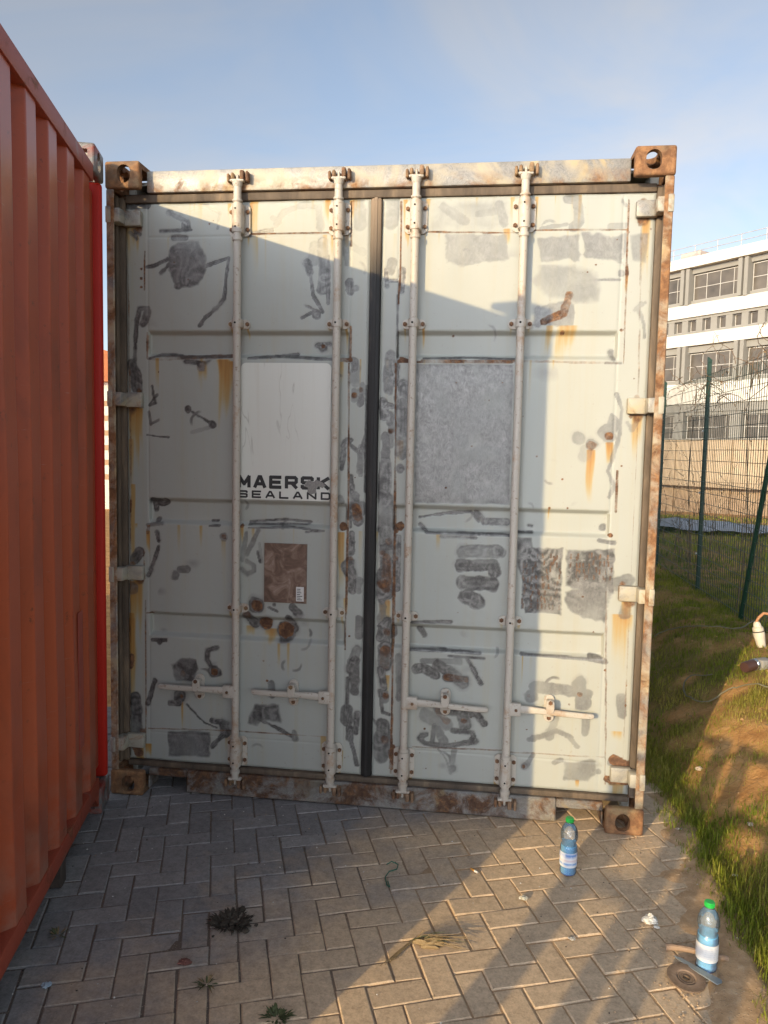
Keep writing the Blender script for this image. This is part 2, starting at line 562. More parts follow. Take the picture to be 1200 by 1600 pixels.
MAT = {}
MAT['door'] = make_door_paint()
MAT['header'] = make_frame('header_steel', (0.42, 0.372, 0.28), 0.575, 0.67, 0.38, 0.54, gain=1.2, orange=True, low=(2.79, 2.84))
MAT['sill'] = make_frame('sill_steel', (0.22, 0.19, 0.145), 0.44, 0.55, 0.38, 0.48, 0.28, gain=1.35)
MAT['post'] = make_frame('corner_post_steel', (0.38, 0.325, 0.24), 0.42, 0.55, 0.48, 0.62, orange=True)
MAT['casting'] = make_frame('casting_steel', (0.17, 0.125, 0.08), 0.33, 0.50, 0.62, 0.78, orange=True)
MAT['hinge'] = make_frame('hinge_steel', (0.40, 0.372, 0.30), 0.52, 0.62, 0.46, 0.60, gain=1.05, orange=True)
MAT['rod'] = make_rod_paint()
MAT['bolt'] = make_frame('bolt_rust', (0.2, 0.13, 0.08), 0.30, 0.50, 0.7, 0.9)
MAT['cam_rust'] = make_frame('cam_rust', (0.30, 0.20, 0.12), 0.36, 0.56, 0.6, 0.8)
MAT['side'] = make_frame('side_wall_paint', (0.46, 0.46, 0.41), 0.60, 0.70, 0.70, 0.90, warm=False)
MAT['red'] = make_red_panel()
MAT['red_post'] = plain('bright_red_paint', (0.46, 0.022, 0.012), 0.5, 0, 0.15, 5, 0.1, 0.25)
MAT['red_cast'] = make_frame('red_casting_paint', (0.27, 0.055, 0.035), 0.56, 0.66, 0.40, 0.52, warm=False, gain=0.8)
MAT['red_rail'] = make_frame('red_rail_paint', (0.36, 0.07, 0.035), 0.55, 0.66, 0.66, 0.85, warm=False)
MAT['dark_steel'] = plain('dark_steel', (0.035, 0.03, 0.028), 0.8, 0, 0.3, 9)
MAT['hole'] = plain('bolt_hole_dark', (0.012, 0.01, 0.009), 0.9)

def make_rubber():
    b = NB('gasket_rubber')
    n = b.noise(5, 5, 0.65, 0.3, b.mapping((3, 3, 0.8)))
    c = b.ramp(n, [(0.35, (0.010, 0.010, 0.010)), (0.58, (0.020, 0.018, 0.017)), (0.76, (0.06, 0.046, 0.034))])
    # browner and paler towards the top
    up = b.ramp(b.math('MULTIPLY', b.sep()[2], 0.3333), [(0.80, 0.0), (0.905, 1.0)])
    c = b.mix(b.math('MULTIPLY', up, 0.85), c, b.mix(b.noise(9, 4), (0.20, 0.14, 0.09), (0.34, 0.25, 0.165)))
    b.bsdf(c, 0.62, 0, b.bump(b.noise(40, 3), 0.2, 0.003), 0.4)
    return b.m
MAT['rubber'] = make_rubber()

def make_side_gasket():
    b = NB('dusty_gasket')
    n = b.noise(4, 5, 0.65, 0.5, b.mapping((3, 3, 0.7)))
    c = b.ramp(n, [(0.3, (0.065, 0.050, 0.038)), (0.55, (0.13, 0.098, 0.070)), (0.75, (0.25, 0.18, 0.115))])
    b.bsdf(c, 0.75, 0, b.bump(b.noise(30, 3), 0.3, 0.004), 0.3)
    return b.m
MAT['gasket'] = make_side_gasket()

# ------------------------------------------------------------------ paint canvas of the white container's doors
YD = 0.095                                   # outer door skin
RES = 0.004
CX = np.arange(0.0, 2.44, RES); CZ = np.arange(0.0, 2.85, RES)
GX, GZ = np.meshgrid(CX, CZ)                 # rows = z
CAN = {k: np.zeros(GX.shape) for k in ('grind', 'rust', 'drip')}
CAN['pale'] = np.zeros(GX.shape)
CAN['arc'] = np.full(GX.shape, 0.5)
RAG = (fbm(GX, GZ, 22, 41, 2) - 0.5) * 1.1 + (np.abs(vnoise(GX, GZ, 20, 45) - 0.5) * 4 - 1.0) * 0.35
CURL = 0.5 + 0.5 * np.sin(46 * fbm(GX, GZ, 6.5, 43, 2)) * (0.35 + 0.65 * vnoise(GX, GZ, 14, 44))
RAG2 = (fbm(GX, GZ, 110, 51, 2) - 0.5) * 2
CROPS = {1: (0, 200, 3.0), 2: (340, 220, 3.158), 3: (620, 220, 2.6087), 4: (150, 560, 2.927), 5: (520, 560, 2.5), 6: (140, 900, 2.6087), 7: (560, 900, 2.4), 0: (0, 0, 1.0), 8: (620, 1060, 3.529), 9: (330, 1040, 5.714)}

def plane_pts(crop, pts):
    ox, oy, s = CROPS[crop]
    return np.array([on_y(ox + x / s, oy + y / s, YD) for x, y in pts]), s

def window(x0, x1, z0, z1):
    i0, i1 = np.searchsorted(CX, [x0, x1]); j0, j1 = np.searchsorted(CZ, [z0, z1])
    return slice(max(j0, 0), j1), slice(max(i0, 0), i1)

def arcs(c, R):
    sl = window(c[0] - R - .02, c[0] + R + .02, c[1] - R - .02, c[1] + R + .02)
    X, Z = GX[sl], GZ[sl]
    if X.size == 0: return
    th = RNG.uniform(0, 6.28); sp = RNG.uniform(.6, 1.7)
    d = np.abs(np.hypot((X - c[0]) * RNG.uniform(.85, 1.2), Z - c[1]) - R)
    a = np.arctan2(Z - c[1], X - c[0]) - th
    a = np.abs((a + math.pi) % (2 * math.pi) - math.pi)
    m = (1 - sstep(.002, .0075, d)) * (1 - sstep(sp * .6, sp, a))
    tgt = 0.95 if RNG.random() < .55 else 0.08
    CAN['arc'][sl] = CAN['arc'][sl] * (1 - m * .75) + tgt * m * .75

def stroke(ch, crop, w, pts, a=1.0, rag=0.35):
    P, s = plane_pts(crop, pts)
    r = w / s * 0.00274 / 2
    r = max(r, 0.0035)
    m = r + 0.03
    sl = window(P[:, 0].min() - m, P[:, 0].max() + m, P[:, 1].min() - m, P[:, 1].max() + m)
    X, Z = GX[sl], GZ[sl]
    if X.size == 0: return
    D = np.full(X.shape, 9.0)
    if len(P) == 1:
        D = np.hypot(X - P[0, 0], Z - P[0, 1])
    for p, q in zip(P, P[1:]):
        d = q - p; L = max(d @ d, 1e-12)
        t = np.clip(((X - p[0]) * d[0] + (Z - p[1]) * d[1]) / L, 0, 1)
        D = np.minimum(D, np.hypot(X - p[0] - t * d[0], Z - p[1] - t * d[1]))
    D0 = D
    D = D + RAG[sl] * r * rag + RAG2[sl] * min(r * 0.12, 0.002)
    v = a * (1 - sstep(r * 0.80, r * 1.06 + 0.002, D)) * (0.58 + 0.75 * vnoise(X, Z, 12, 47)).clip(0, 1)
    if ch == 'grind':
        ln = 0.46 + 0.20 * np.sin(D0 / max(r, .008) * 8.5 + RNG.uniform(0, 6.28) + 9 * vnoise(X, Z, 16, 49)) + 0.55 * (CURL[sl] - 0.5)
        k_ = (v > 0.1) * 0.8
        CAN['arc'][sl] = CAN['arc'][sl] * (1 - k_) + ln * k_
    CAN[ch][sl] = np.maximum(CAN[ch][sl], v)
    if ch == 'grind':
        h_ = 0.30 * a * (1 - sstep(r * 0.9, r * 1.5 + 0.008, D)) * sstep(0.45, 0.70, vnoise(X, Z, 11, 48))
        CAN[ch][sl] = np.maximum(CAN[ch][sl], h_)
    if ch == 'grind' and r > 0.012:
        Ls = np.linalg.norm(np.diff(P, axis=0), axis=1).sum() if len(P) > 1 else 0.0
        for k in range(int(1 + Ls / max(r, .012) * 0.8)):
            i = RNG.integers(0, max(len(P) - 1, 1)); t = RNG.random()
            q = P[i] if len(P) == 1 else P[i] + (P[i + 1] - P[i]) * t
            arcs(q + RNG.normal(0, r * 0.5, 2), r * RNG.uniform(.45, 1.15))

def poly(ch, crop, pts, a=1.0, rag=0.012, soft=0.006):
    P, s = plane_pts(crop, pts)
    m = 0.03
    sl = window(P[:, 0].min() - m, P[:, 0].max() + m, P[:, 1].min() - m, P[:, 1].max() + m)
    X, Z = GX[sl], GZ[sl]
    if X.size == 0: return
    D = np.full(X.shape, 9.0); inside = np.zeros(X.shape, bool)
    n = len(P)
    for k in range(n):
        p, q = P[k], P[(k + 1) % n]
        d = q - p; L = max(d @ d, 1e-12)
        t = np.clip(((X - p[0]) * d[0] + (Z - p[1]) * d[1]) / L, 0, 1)
        D = np.minimum(D, np.hypot(X - p[0] - t * d[0], Z - p[1] - t * d[1]))
        c = (p[1] > Z) != (q[1] > Z)
        with np.errstate(divide='ignore', invalid='ignore'):
            xi = (q[0] - p[0]) * (Z - p[1]) / (q[1] - p[1]) + p[0]
        inside ^= c & (X < xi)
    D = np.where(inside, -D, D) + RAG[sl] * rag + RAG2[sl] * rag * 0.15
    v = a * (1 - sstep(-soft * 1.6, soft, D))
    if ch == 'grind':
        v = v * (0.62 + 0.6 * vnoise(X, Z, 13, 52)).clip(0, 1)
        k_ = (v > 0.1) * 0.85
        CAN['arc'][sl] = CAN['arc'][sl] * (1 - k_) + CURL[sl] * k_
    CAN[ch][sl] = np.maximum(CAN[ch][sl], v)
    if ch == 'grind':
        lo, hi = P.min(0), P.max(0)
        for k in range(int((hi - lo).prod() / 0.0011)):
            arcs(RNG.uniform(lo, hi), RNG.uniform(.008, .034))

def drip(crop, x, y0, y1, w, a=1.0):
    P, s = plane_pts(crop, [(x, y0), (x, y1)])
    hw = w / s * 0.00274 / 2
    z0, z1 = P[0, 1], P[1, 1]
    sl = window(P[0, 0] - hw * 1.6, P[0, 0] + hw * 1.6, z1 - 0.05, z0 + 0.01)
    X, Z = GX[sl], GZ[sl]
    if X.size == 0: return
    len_ = (z0 - z1) * (0.65 + 0.5 * vnoise(X, X * 0, 60, 61))
    t = np.clip((z0 - Z) / np.maximum(len_, 0.01), 0, 1.2)
    side = 1 - sstep(0.35, 1.0, np.abs(X - P[0, 0] + (vnoise(Z, X * 0, 9, 62) - 0.5) * hw * 0.5) / hw)
    v = a * side * np.clip(1 - t, 0, 1) ** 0.8 * (t >= 0)
    CAN['drip'][sl] = np.maximum(CAN['drip'][sl], v)

def drip_m(x, z0, ln, hw, a):
    sl = window(x - hw * 1.6, x + hw * 1.6, z0 - ln - .03, z0 + .005)
    X, Z = GX[sl], GZ[sl]
    if X.size == 0: return
    t = (z0 - Z) / (ln * (0.6 + 0.6 * vnoise(X, X * 0, 70, 64)))
    v = a * (1 - sstep(0.3, 1.0, np.abs(X - x) / hw)) * np.clip(1 - t, 0, 1) ** 0.8 * (t >= 0)
    CAN['drip'][sl] = np.maximum(CAN['drip'][sl], v)
def spot_m(x, z, r, a):
    sl = window(x - r * 2, x + r * 2, z - r * 2, z + r * 2)
    X, Z = GX[sl], GZ[sl]
    if X.size == 0: return
    d = np.hypot(X - x, Z - z) + RAG[sl] * r * .5
    CAN['rust'][sl] = np.maximum(CAN['rust'][sl], a * (1 - sstep(r * .4, r * 1.2, d)))

G, R_ = 'grind', 'rust'
# left leaf, upper part
for (w, p, a) in [
    (26, [(790, 395), (830, 418), (880, 442), (885, 470)], 1), (34, [(862, 450), (866, 475)], 1), (18, [(755, 484), (895, 478)], 1),
    (16, [(830, 418), (900, 378), (970, 362), (1030, 400), (1020, 470)], .55), (28, [(805, 392)], 1), (26, [(810, 515), (868, 515)], .8),
    (16, [(690, 650), (720, 645), (785, 615)], 1), (16, [(755, 680), (790, 640)], 1), (16, [(965, 645), (1070, 610)], 1),
    (18, [(1070, 610), (1050, 800), (1020, 840), (960, 890), (935, 925)], 1), (30, [(600, 365), (690, 362)], 1), (18, [(610, 490), (640, 520), (630, 480), (655, 500)], .8),
    (26, [(690, 845), (655, 850), (640, 900), (635, 1000)], 1), (40, [(690, 860), (672, 920)], .8), (22, [(635, 1000), (632, 1090)], .9), (58, [(615, 1110), (640, 1160), (640, 1220)], 1),
    (12, [(712, 1210), (728, 1290), (700, 1300), (735, 1250)], 1), (12, [(697, 1330), (705, 1390), (742, 1370)], 1), (7, [(690, 1438), (740, 1446), (790, 1452)], 1),
    (40, [(880, 1318)], 1), (11, [(900, 1330), (990, 1388)], 1), (38, [(996, 1390)], 1), (18, [(900, 1425), (975, 1405)], .3),
    (14, [(700, 1080), (740, 1062), (800, 1060), (850, 1066)], 1), (18, [(850, 1073), (1080, 1068)], 1), (26, [(870, 1096), (930, 1100)], .9)]:
    stroke(G, 1, w, p, a)
poly(G, 1, [(800, 560), (830, 530), (930, 530), (965, 600), (960, 680), (930, 735), (830, 750), (800, 700), (790, 620)], .95, .014)
poly(G, 1, [(912, 1088), (985, 1085), (960, 1140), (930, 1147)], 1)
stroke(G, 1, 40, [(835, 740)], 1)
stroke(R_, 1, 26, [(700, 1078), (1080, 1068)], .42); stroke(R_, 1, 8, [(680, 580), (678, 760)], .62); stroke(R_, 1, 8, [(690, 960), (690, 1080)], .62)
for yy in (660, 705, 745): stroke(R_, 1, 14, [(662, yy)], .8)
drip(1, 945, 1100, 1220, 70, .7); drip(1, 1050, 1095, 1430, 90, .95); drip(1, 625, 1300, 1560, 60, .8); drip(1, 600, 470, 700, 40, .5)
# left leaf top right, centre strips
for (w, p, a) in [
    (34, [(290, 410), (330, 350), (440, 312), (500, 330)], .42), (44, [(500, 330), (510, 430)], .45), (26, [(270, 380), (310, 400)], .35), (24, [(160, 465), (270, 440)], .8),
    (40, [(440, 600), (456, 650)], 1), (18, [(458, 640), (470, 760), (518, 845)], 1), (44, [(490, 858)], 1), (14, [(415, 873), (485, 838)], 1), (9, [(430, 812), (482, 838)], 1),
    (60, [(520, 500), (530, 620), (520, 735)], .75), (24, [(545, 640), (545, 800)], .9), (60, [(480, 520), (470, 590)], .4),
    (36, [(630, 460), (640, 600)], .5), (44, [(650, 700), (655, 745)], 1), (34, [(680, 728)], .9), (50, [(515, 1015)], 1), (30, [(490, 1005), (545, 1000)], 1),
    (14, [(150, 1070), (300, 1060), (560, 1078)], 1), (16, [(280, 1060), (390, 1050)], 1), (70, [(695, 305), (705, 410)], .42), (40, [(660, 520), (715, 550)], .35),
    (86, [(855, 300), (850, 400)], .45), (50, [(862, 600), (855, 640)], .55), (20, [(830, 640), (835, 720)], .8), (16, [(850, 690), (905, 688)], .8), (34, [(912, 640), (905, 740)], .9),
    (12, [(890, 760), (885, 1100), (880, 1250)], .9), (34, [(880, 1110), (878, 1200)], .8), (44, [(920, 1200), (925, 1250)], .8), (10, [(745, 1210), (740, 1260)], 1), (20, [(668, 1100), (666, 1130)], 1)]:
    stroke(G, 2, w, p, a)
stroke(R_, 2, 22, [(515, 1012)], .9); stroke(R_, 2, 9, [(908, 300), (905, 600), (895, 800)], .66); stroke(R_, 2, 9, [(660, 300), (658, 520)], .6); stroke(R_, 2, 12, [(655, 920), (655, 1080)], .7)
stroke(R_, 2, 20, [(610, 1080), (660, 1080)], .72); stroke(R_, 2, 6, [(110, 460), (560, 455)], .62); stroke(R_, 2, 20, [(905, 1070), (940, 1085)], .75)
drip(2, 180, 300, 700, 60, .55); drip(2, 545, 290, 420, 40, .9); drip(2, 670, 300, 430, 26, .9); drip(2, 60, 1095, 1300, 60, .9); drip(2, 470, 300, 420, 26, .3); drip(2, 235, 460, 760, 20, .35); drip(2, 935, 430, 520, 30, .9)
# right leaf, upper right
poly(G, 3, [(130, 350), (170, 250), (300, 240), (462, 240), (465, 368), (140, 375)], .42, .02, .02)
stroke(G, 3, 40, [(190, 270), (280, 330)], .5); stroke(G, 3, 34, [(420, 260), (440, 340)], .55); stroke(G, 3, 30, [(330, 300), (410, 285)], .5)
poly(G, 3, [(200, 378), (452, 378), (455, 480), (400, 492), (330, 500), (270, 512), (200, 500)], .62, .016)
for (w, p, a) in [(40, [(700, 235), (735, 240), (742, 330), (720, 350)], .55), (18, [(590, 360), (690, 340)], .45), (8, [(790, 565), (912, 565)], .7), (26, [(915, 540)], .65),
                  (14, [(995, 660), (985, 690), (1005, 740), (1010, 800)], .5), (14, [(970, 690), (1012, 660)], .5), (24, [(876, 860), (884, 888)], .8), (9, [(850, 905), (912, 905)], .7), (30, [(575, 690), (575, 745)], 1),
                  (14, [(920, 240), (935, 265)], .5), (30, [(870, 350), (930, 345)], .35)]:
    stroke(G, 3, w, p, a)
poly(G, 3, [(565, 390), (742, 385), (745, 488), (590, 490)], .62, .016)
poly(G, 3, [(760, 380), (940, 378), (930, 512), (880, 490), (770, 480)], .66, .02)
poly(G, 3, [(950, 382), (1025, 380), (1015, 495), (955, 490)], .6, .012)
poly(G, 3, [(550, 560), (580, 510), (700, 505), (800, 520), (830, 570), (820, 650), (730, 662), (600, 632)], .50, .02, .015)
poly(G, 3, [(560, 690), (640, 660), (700, 640), (735, 700), (720, 760), (600, 755)], .62, .014)
stroke(R_, 3, 34, [(600, 735), (680, 702), (700, 630)], .62)
stroke(R_, 3, 8, [(945, 240), (940, 370), (936, 520), (925, 905)], .62); stroke(R_, 3, 7, [(130, 372), (480, 376)], .6); stroke(R_, 3, 5, [(560, 365), (940, 362)], .55); stroke(R_, 3, 16, [(938, 520), (938, 545)], .8)
stroke(R_, 3, 9, [(100, 893), (480, 897)], .62); stroke(R_, 3, 18, [(675, 782)], .9); stroke(R_, 3, 12, [(915, 773)], .8); stroke(R_, 3, 10, [(520, 897), (900, 905)], .48); stroke(G, 3, 9, [(110, 886), (300, 882), (480, 890)], 1)
drip(3, 690, 760, 930, 110, .55); drip(3, 620, 760, 900, 40, .6); drip(3, 935, 545, 640, 14, .8); drip(3, 450, 370, 430, 40, .6)
poly('pale', 3, [(120, 230), (1030, 230), (1030, 760), (545, 770), (545, 520), (120, 520)], .9, .004, .03)  # paler steel over the sunlit upper part: sunlight put into the colour
# middle of the right leaf and the centre strips
poly(G, 5, [(326, 22), (708, 25), (692, 572), (318, 566)], .86, .004, .004)
poly('pale', 5, [(326, 22), (708, 25), (692, 572), (318, 566)], 1, .004, .02)
poly('pale', 6, [(318, 636), (490, 634), (485, 738), (322, 736)], .9, .01, .02); poly('pale', 1, [(800, 540), (955, 540), (955, 735), (800, 735)], .6, .01, .04)
poly('pale', 7, [(765, 690), (890, 690), (890, 770), (765, 770)], .9, .01, .02)
for (w, p, a) in [
    (22, [(70, 320), (42, 350), (35, 430)], 1), (16, [(70, 340), (108, 372), (128, 300)], .8), (10, [(132, 110), (128, 330), (125, 520)], 1), (44, [(85, 540), (95, 640)], 1), (22, [(70, 460), (75, 520)], 1),
    (46, [(82, 570), (70, 620)], 1), (60, [(58, 810), (66, 840)], 1), (36, [(72, 860), (75, 905)], 1), (24, [(75, 680), (72, 760)], .9), (40, [(195, 170), (205, 228)], 1), (22, [(230, 188), (190, 175)], 1),
    (52, [(205, 420), (200, 510)], 1), (66, [(205, 545), (212, 720)], .85), (56, [(210, 750), (205, 920)], 1), (40, [(200, 1050), (185, 1090)], 1), (38, [(275, 100), (272, 380)], .9), (36, [(262, 430)], 1),
    (24, [(255, 700), (250, 900)], .9), (30, [(560, 608), (590, 640), (680, 642)], 1), (12, [(338, 622), (440, 605), (540, 600), (570, 640)], .9), (14, [(340, 650), (370, 680), (690, 690)], 1), (10, [(420, 697), (560, 702)], 1),
    (56, [(510, 757), (640, 757)], .9), (52, [(500, 808), (622, 805), (630, 835)], .9), (56, [(508, 878), (622, 882)], .9), (66, [(520, 930), (560, 950)], .9),
    (54, [(962, 312)], .5), (50, [(990, 360), (985, 380)], .45), (54, [(1060, 290), (1100, 260)], .6), (14, [(1110, 140), (1130, 200), (1120, 300), (1090, 400), (1075, 440), (1100, 500), (1080, 540)], .55),
    (16, [(1080, 250), (1090, 222), (1122, 252)], .5), (50, [(1012, 335)], .8), (50, [(1080, 305)], .7), (30, [(1058, 662)], .7), (18, [(1040, 712), (1100, 722)], .7), (56, [(1150, 868)], .6), (50, [(1140, 1000)], .5), (16, [(1150, 250), (1170, 280), (1185, 250)], .4),
    (10, [(720, 678), (780, 680)], .9), (10, [(765, 655), (780, 657)], 1)]:
    stroke(G, 5, w, p, a)
poly(G, 5, [(720, 700), (780, 700), (785, 990), (750, 998), (735, 850), (718, 800)], 1, .012)
poly(G, 5, [(775, 740), (898, 742), (888, 1004), (775, 990)], .95, .014)
poly(G, 5, [(908, 742), (1100, 744), (1096, 915), (1000, 925), (908, 890)], .95, .014)
poly(G, 5, [(905, 910), (1000, 880), (1090, 880), (1062, 1030), (980, 1012), (912, 980)], .75, .02)
for rr in range(8):                                         # ghost rows of ground-off lettering
    y = 775 + rr * 28
    for k in range(9):
        y = 775 + rr * 28 + RNG.uniform(-7, 7); x = 745 + k * 17 + RNG.uniform(-7, 7)
        if RNG.random() < 0.8: stroke(R_, 5, 7, [(x, y - 8), (x + RNG.uniform(-4, 4), y + 8)], .5); stroke(G, 5, 7, [(x, y - 8), (x + RNG.uniform(-5, 5), y + 8)], .95)
    if rr < 4:
        for k in range(10):
            y = 775 + rr * 28 + RNG.uniform(-7, 7); x = 930 + k * 17 + RNG.uniform(-7, 7)
            if RNG.random() < 0.8: stroke(R_, 5, 7, [(x, y - 8), (x + RNG.uniform(-4, 4), y + 8)], .5); stroke(G, 5, 6, [(x, y - 8), (x + RNG.uniform(-5, 5), y + 8)], .95)
for (w, p, a) in [(40, [(88, 580), (95, 620)], .55), (36, [(40, 655)], .95), (40, [(210, 780), (205, 900)], .5), (34, [(262, 655)], .95), (44, [(1010, 340)], .75), (34, [(1080, 305)], .75), (9, [(246, 20), (244, 560), (240, 1000)], .66),
                  (8, [(62, 20), (60, 520), (50, 1000)], .66), (14, [(260, 10), (300, 8)], .7), (8, [(330, 12), (700, 15)], .6), (12, [(845, 585)], .9), (9, [(918, 585)], .9), (8, [(1110, 440), (1104, 600)], .66), (16, [(1085, 690)], .9), (30, [(580, 630)], .42), (10, [(1175, 170), (1165, 230)], .7)]:
    stroke(R_, 5, w, p, a)
drip(5, 1008, 365, 590, 44, .95); drip(5, 1082, 335, 420, 40, 1.0); drip(5, 1185, 220, 420, 40, .7); drip(5, 36, 690, 980, 40, .8); drip(5, 262, 330, 430, 34, .8); drip(5, 205, 920, 1090, 60, .7); drip(5, 1145, 1010, 1100, 80, .7); drip(5, 845, 590, 640, 14, .8); drip(5, 35, 20, 120, 30, .5)
# middle of the left leaf
for (w, p, a) in [
    (34, [(260, 650), (300, 660), (318, 655)], 1), (26, [(262, 660), (266, 690)], .9), (26, [(280, 738)], 1), (20, [(238, 762), (300, 756)], .9), (22, [(278, 795), (286, 832)], 1), (18, [(285, 862), (268, 920), (240, 990)], 1), (30, [(250, 965)], .9),
    (44, [(585, 815)], .7), (34, [(385, 965), (418, 965)], .6), (34, [(365, 985), (362, 1000)], .6), (11, [(525, 742), (552, 742)], 1), (10, [(520, 765), (565, 763)], .9),
    (8, [(700, 747), (860, 738), (980, 750), (960, 758), (700, 757)], 1), (8, [(700, 775), (900, 770), (1040, 790), (960, 795)], 1), (24, [(742, 788), (690, 895)], .7), (22, [(688, 800), (668, 920)], .6),
    (22, [(690, 925), (718, 945), (722, 972), (692, 988), (668, 965)], .8), (10, [(740, 885), (750, 930)], 1), (86, [(735, 1128)], 1), (12, [(790, 1140), (830, 1158)], 1), (16, [(815, 1128)], 1), (52, [(690, 1180), (720, 1215)], 1), (70, [(770, 1210)], 1),
    (90, [(860, 1250), (868, 1262)], 1), (46, [(900, 1140), (925, 1165)], 1), (40, [(880, 1190), (902, 1240)], 1), (60, [(195, 890), (180, 915)], 1), (24, [(1128, 400), (1150, 370)], .9), (30, [(1120, 640), (1125, 655)], .5), (14, [(748, 845), (755, 930)], .35)]:
    stroke(G, 4, w, p, a)
for (w, p, a) in [(60, [(738, 1130)], .7), (44, [(690, 1175)], .5), (66, [(775, 1210)], .85), (76, [(862, 1250)], .9), (26, [(585, 815)], .6), (14, [(240, 765), (236, 800)], .9), (34, [(1130, 770)], .9), (20, [(668, 765)], .9), (10, [(160, 650), (158, 700)], .9), (8, [(220, 880), (222, 1010)], .7), (8, [(245, 1165), (260, 1165)], .8)]:
    stroke(R_, 4, w, p, a)
drip(4, 240, 800, 900, 24, .9); drip(4, 700, 1235, 1288, 60, .6); drip(4, 800, 1250, 1330, 60, .7); drip(4, 670, 770, 850, 30, .7); drip(4, 585, 840, 960, 30, .35); drip(4, 200, 240, 420, 40, .7); drip(4, 160, 380, 700, 44, .5); drip(4, 720, 780, 850, 20, .5); drip(4, 170, 1030, 1290, 50, 1.0)
# lower left leaf
poly(G, 6, [(330, 360), (380, 336), (432, 340), (440, 380), (420, 430), (350, 432)], .95, .012)
poly(G, 6, [(318, 636), (400, 630), (490, 634), (485, 738), (322, 736)], .85, .010)
poly(G, 6, [(650, 572), (672, 524), (775, 520), (780, 597), (700, 590), (684, 612), (645, 602)], .9, .01)
for (w, p, a) in [
    (60, [(185, 500), (190, 620)], .85), (22, [(265, 425), (238, 520)], 1), (18, [(520, 290), (482, 300), (478, 340), (498, 372)], .9), (62, [(510, 388)], 1), (64, [(368, 488)], 1), (28, [(330, 518), (360, 520)], .9), (5, [(395, 525), (470, 600), (520, 620)], .8),
    (28, [(500, 590), (560, 600)], 1), (44, [(545, 600), (555, 640)], .9), (22, [(500, 695), (550, 640)], 1), (34, [(740, 440), (740, 485)], .9), (16, [(700, 588), (800, 640), (840, 662)], .9), (26, [(832, 640), (838, 665)], .7), (40, [(1090, 300), (1060, 380)], .8),
    (18, [(1052, 420), (1046, 540), (1060, 650), (1090, 770)], .9), (26, [(1090, 560), (1085, 640)], .9), (14, [(255, 260), (312, 262)], 1), (24, [(285, 268)], 1), (60, [(175, 50)], .6), (26, [(1070, 30), (1065, 60)], .9)]:
    stroke(G, 6, w, p, a)
for (w, p, a) in [(34, [(380, 400)], .5), (34, [(510, 392)], .85), (20, [(375, 490)], .6), (8, [(235, 150), (255, 148)], .8), (10, [(376, 162)], .8), (7, [(230, 100), (230, 740)], .6), (44, [(190, 690), (200, 720)], .9), (6, [(240, 620), (560, 630), (960, 655)], .5), (30, [(170, 330), (165, 370)], .8), (7, [(1045, 40), (1040, 300)], .6), (24, [(790, 120 + 60), (830, 210)], .3)]:
    stroke(R_, 6, w, p, a)
drip(6, 170, 180, 500, 54, 1.0); drip(6, 376, 520, 640, 18, .8); drip(6, 772, 285, 400, 18, .5); drip(6, 740, 225, 262, 90, .6); drip(6, 1045, 100, 180, 30, .5); drip(6, 240, 690, 740, 40, .8); drip(6, 560, 640, 740, 40, .5); drip(6, 950, 660, 760, 40, .5)
# lower right leaf
for (w, p, a) in [
    (60, [(95, 30), (90, 60)], 1), (34, [(90, 190), (110, 170), (80, 230)], 1), (56, [(100, 270), (100, 330)], 1), (30, [(85, 350), (95, 420)], 1), (16, [(80, 430), (90, 510), (115, 520)], .9), (56, [(90, 560), (85, 680)], .85), (24, [(150, 300), (150, 460)], .6),
    (38, [(215, 350), (240, 345), (290, 372)], .9), (24, [(240, 318), (380, 320)], .55), (50, [(300, 330), (390, 400)], .85), (16, [(410, 310), (440, 370), (460, 405)], .9), (34, [(330, 380), (400, 390)], 1),
    (56, [(250, 520), (330, 560)], .55), (44, [(300, 500), (420, 510)], .85), (50, [(390, 520), (400, 560)], .85), (28, [(440, 510), (472, 555)], .95), (40, [(300, 580), (320, 620)], .7), (18, [(285, 560), (275, 630)], .8),
    (20, [(255, 595), (230, 610), (250, 628), (330, 638), (440, 622), (425, 588), (350, 580)], .9), (30, [(240, 600)], .9), (30, [(430, 610)], .95), (18, [(360, 650), (345, 740)], .5), (34, [(350, 722)], .7), (6, [(300, 650), (330, 690), (340, 730)], .6),
    (54, [(645, 452)], .65), (44, [(660, 415), (860, 440)], .62), (60, [(830, 405), (842, 480)], .62), (36, [(740, 520), (715, 600)], .5), (20, [(640, 612), (690, 600), (740, 580), (790, 600), (820, 640)], .6), (26, [(855, 530), (850, 590)], .5), (30, [(655, 610)], .6),
    (20, [(655, 670), (628, 715)], .6), (30, [(622, 715)], .9), (12, [(190, 277), (320, 280), (455, 292)], 1), (9, [(340, 300), (470, 310)], .9), (10, [(612, 295), (850, 312), (930, 325)], .8), (22, [(870, 305), (920, 320)], .8), (12, [(200, 172), (345, 172)], .95), (22, [(230, 200), (245, 225)], .9),
    (56, [(960, 30), (1000, 20)], .55), (44, [(1000, 130)], .5), (36, [(985, 460), (990, 520)], .55), (20, [(735, 700), (760, 690)], .5), (30, [(950, 700)], .5), (22, [(900, 735)], .5)]:
    stroke(G, 7, w, p, a)
poly(G, 7, [(765, 690), (890, 690), (890, 745), (862, 772), (770, 760), (775, 720)], .55, .012)
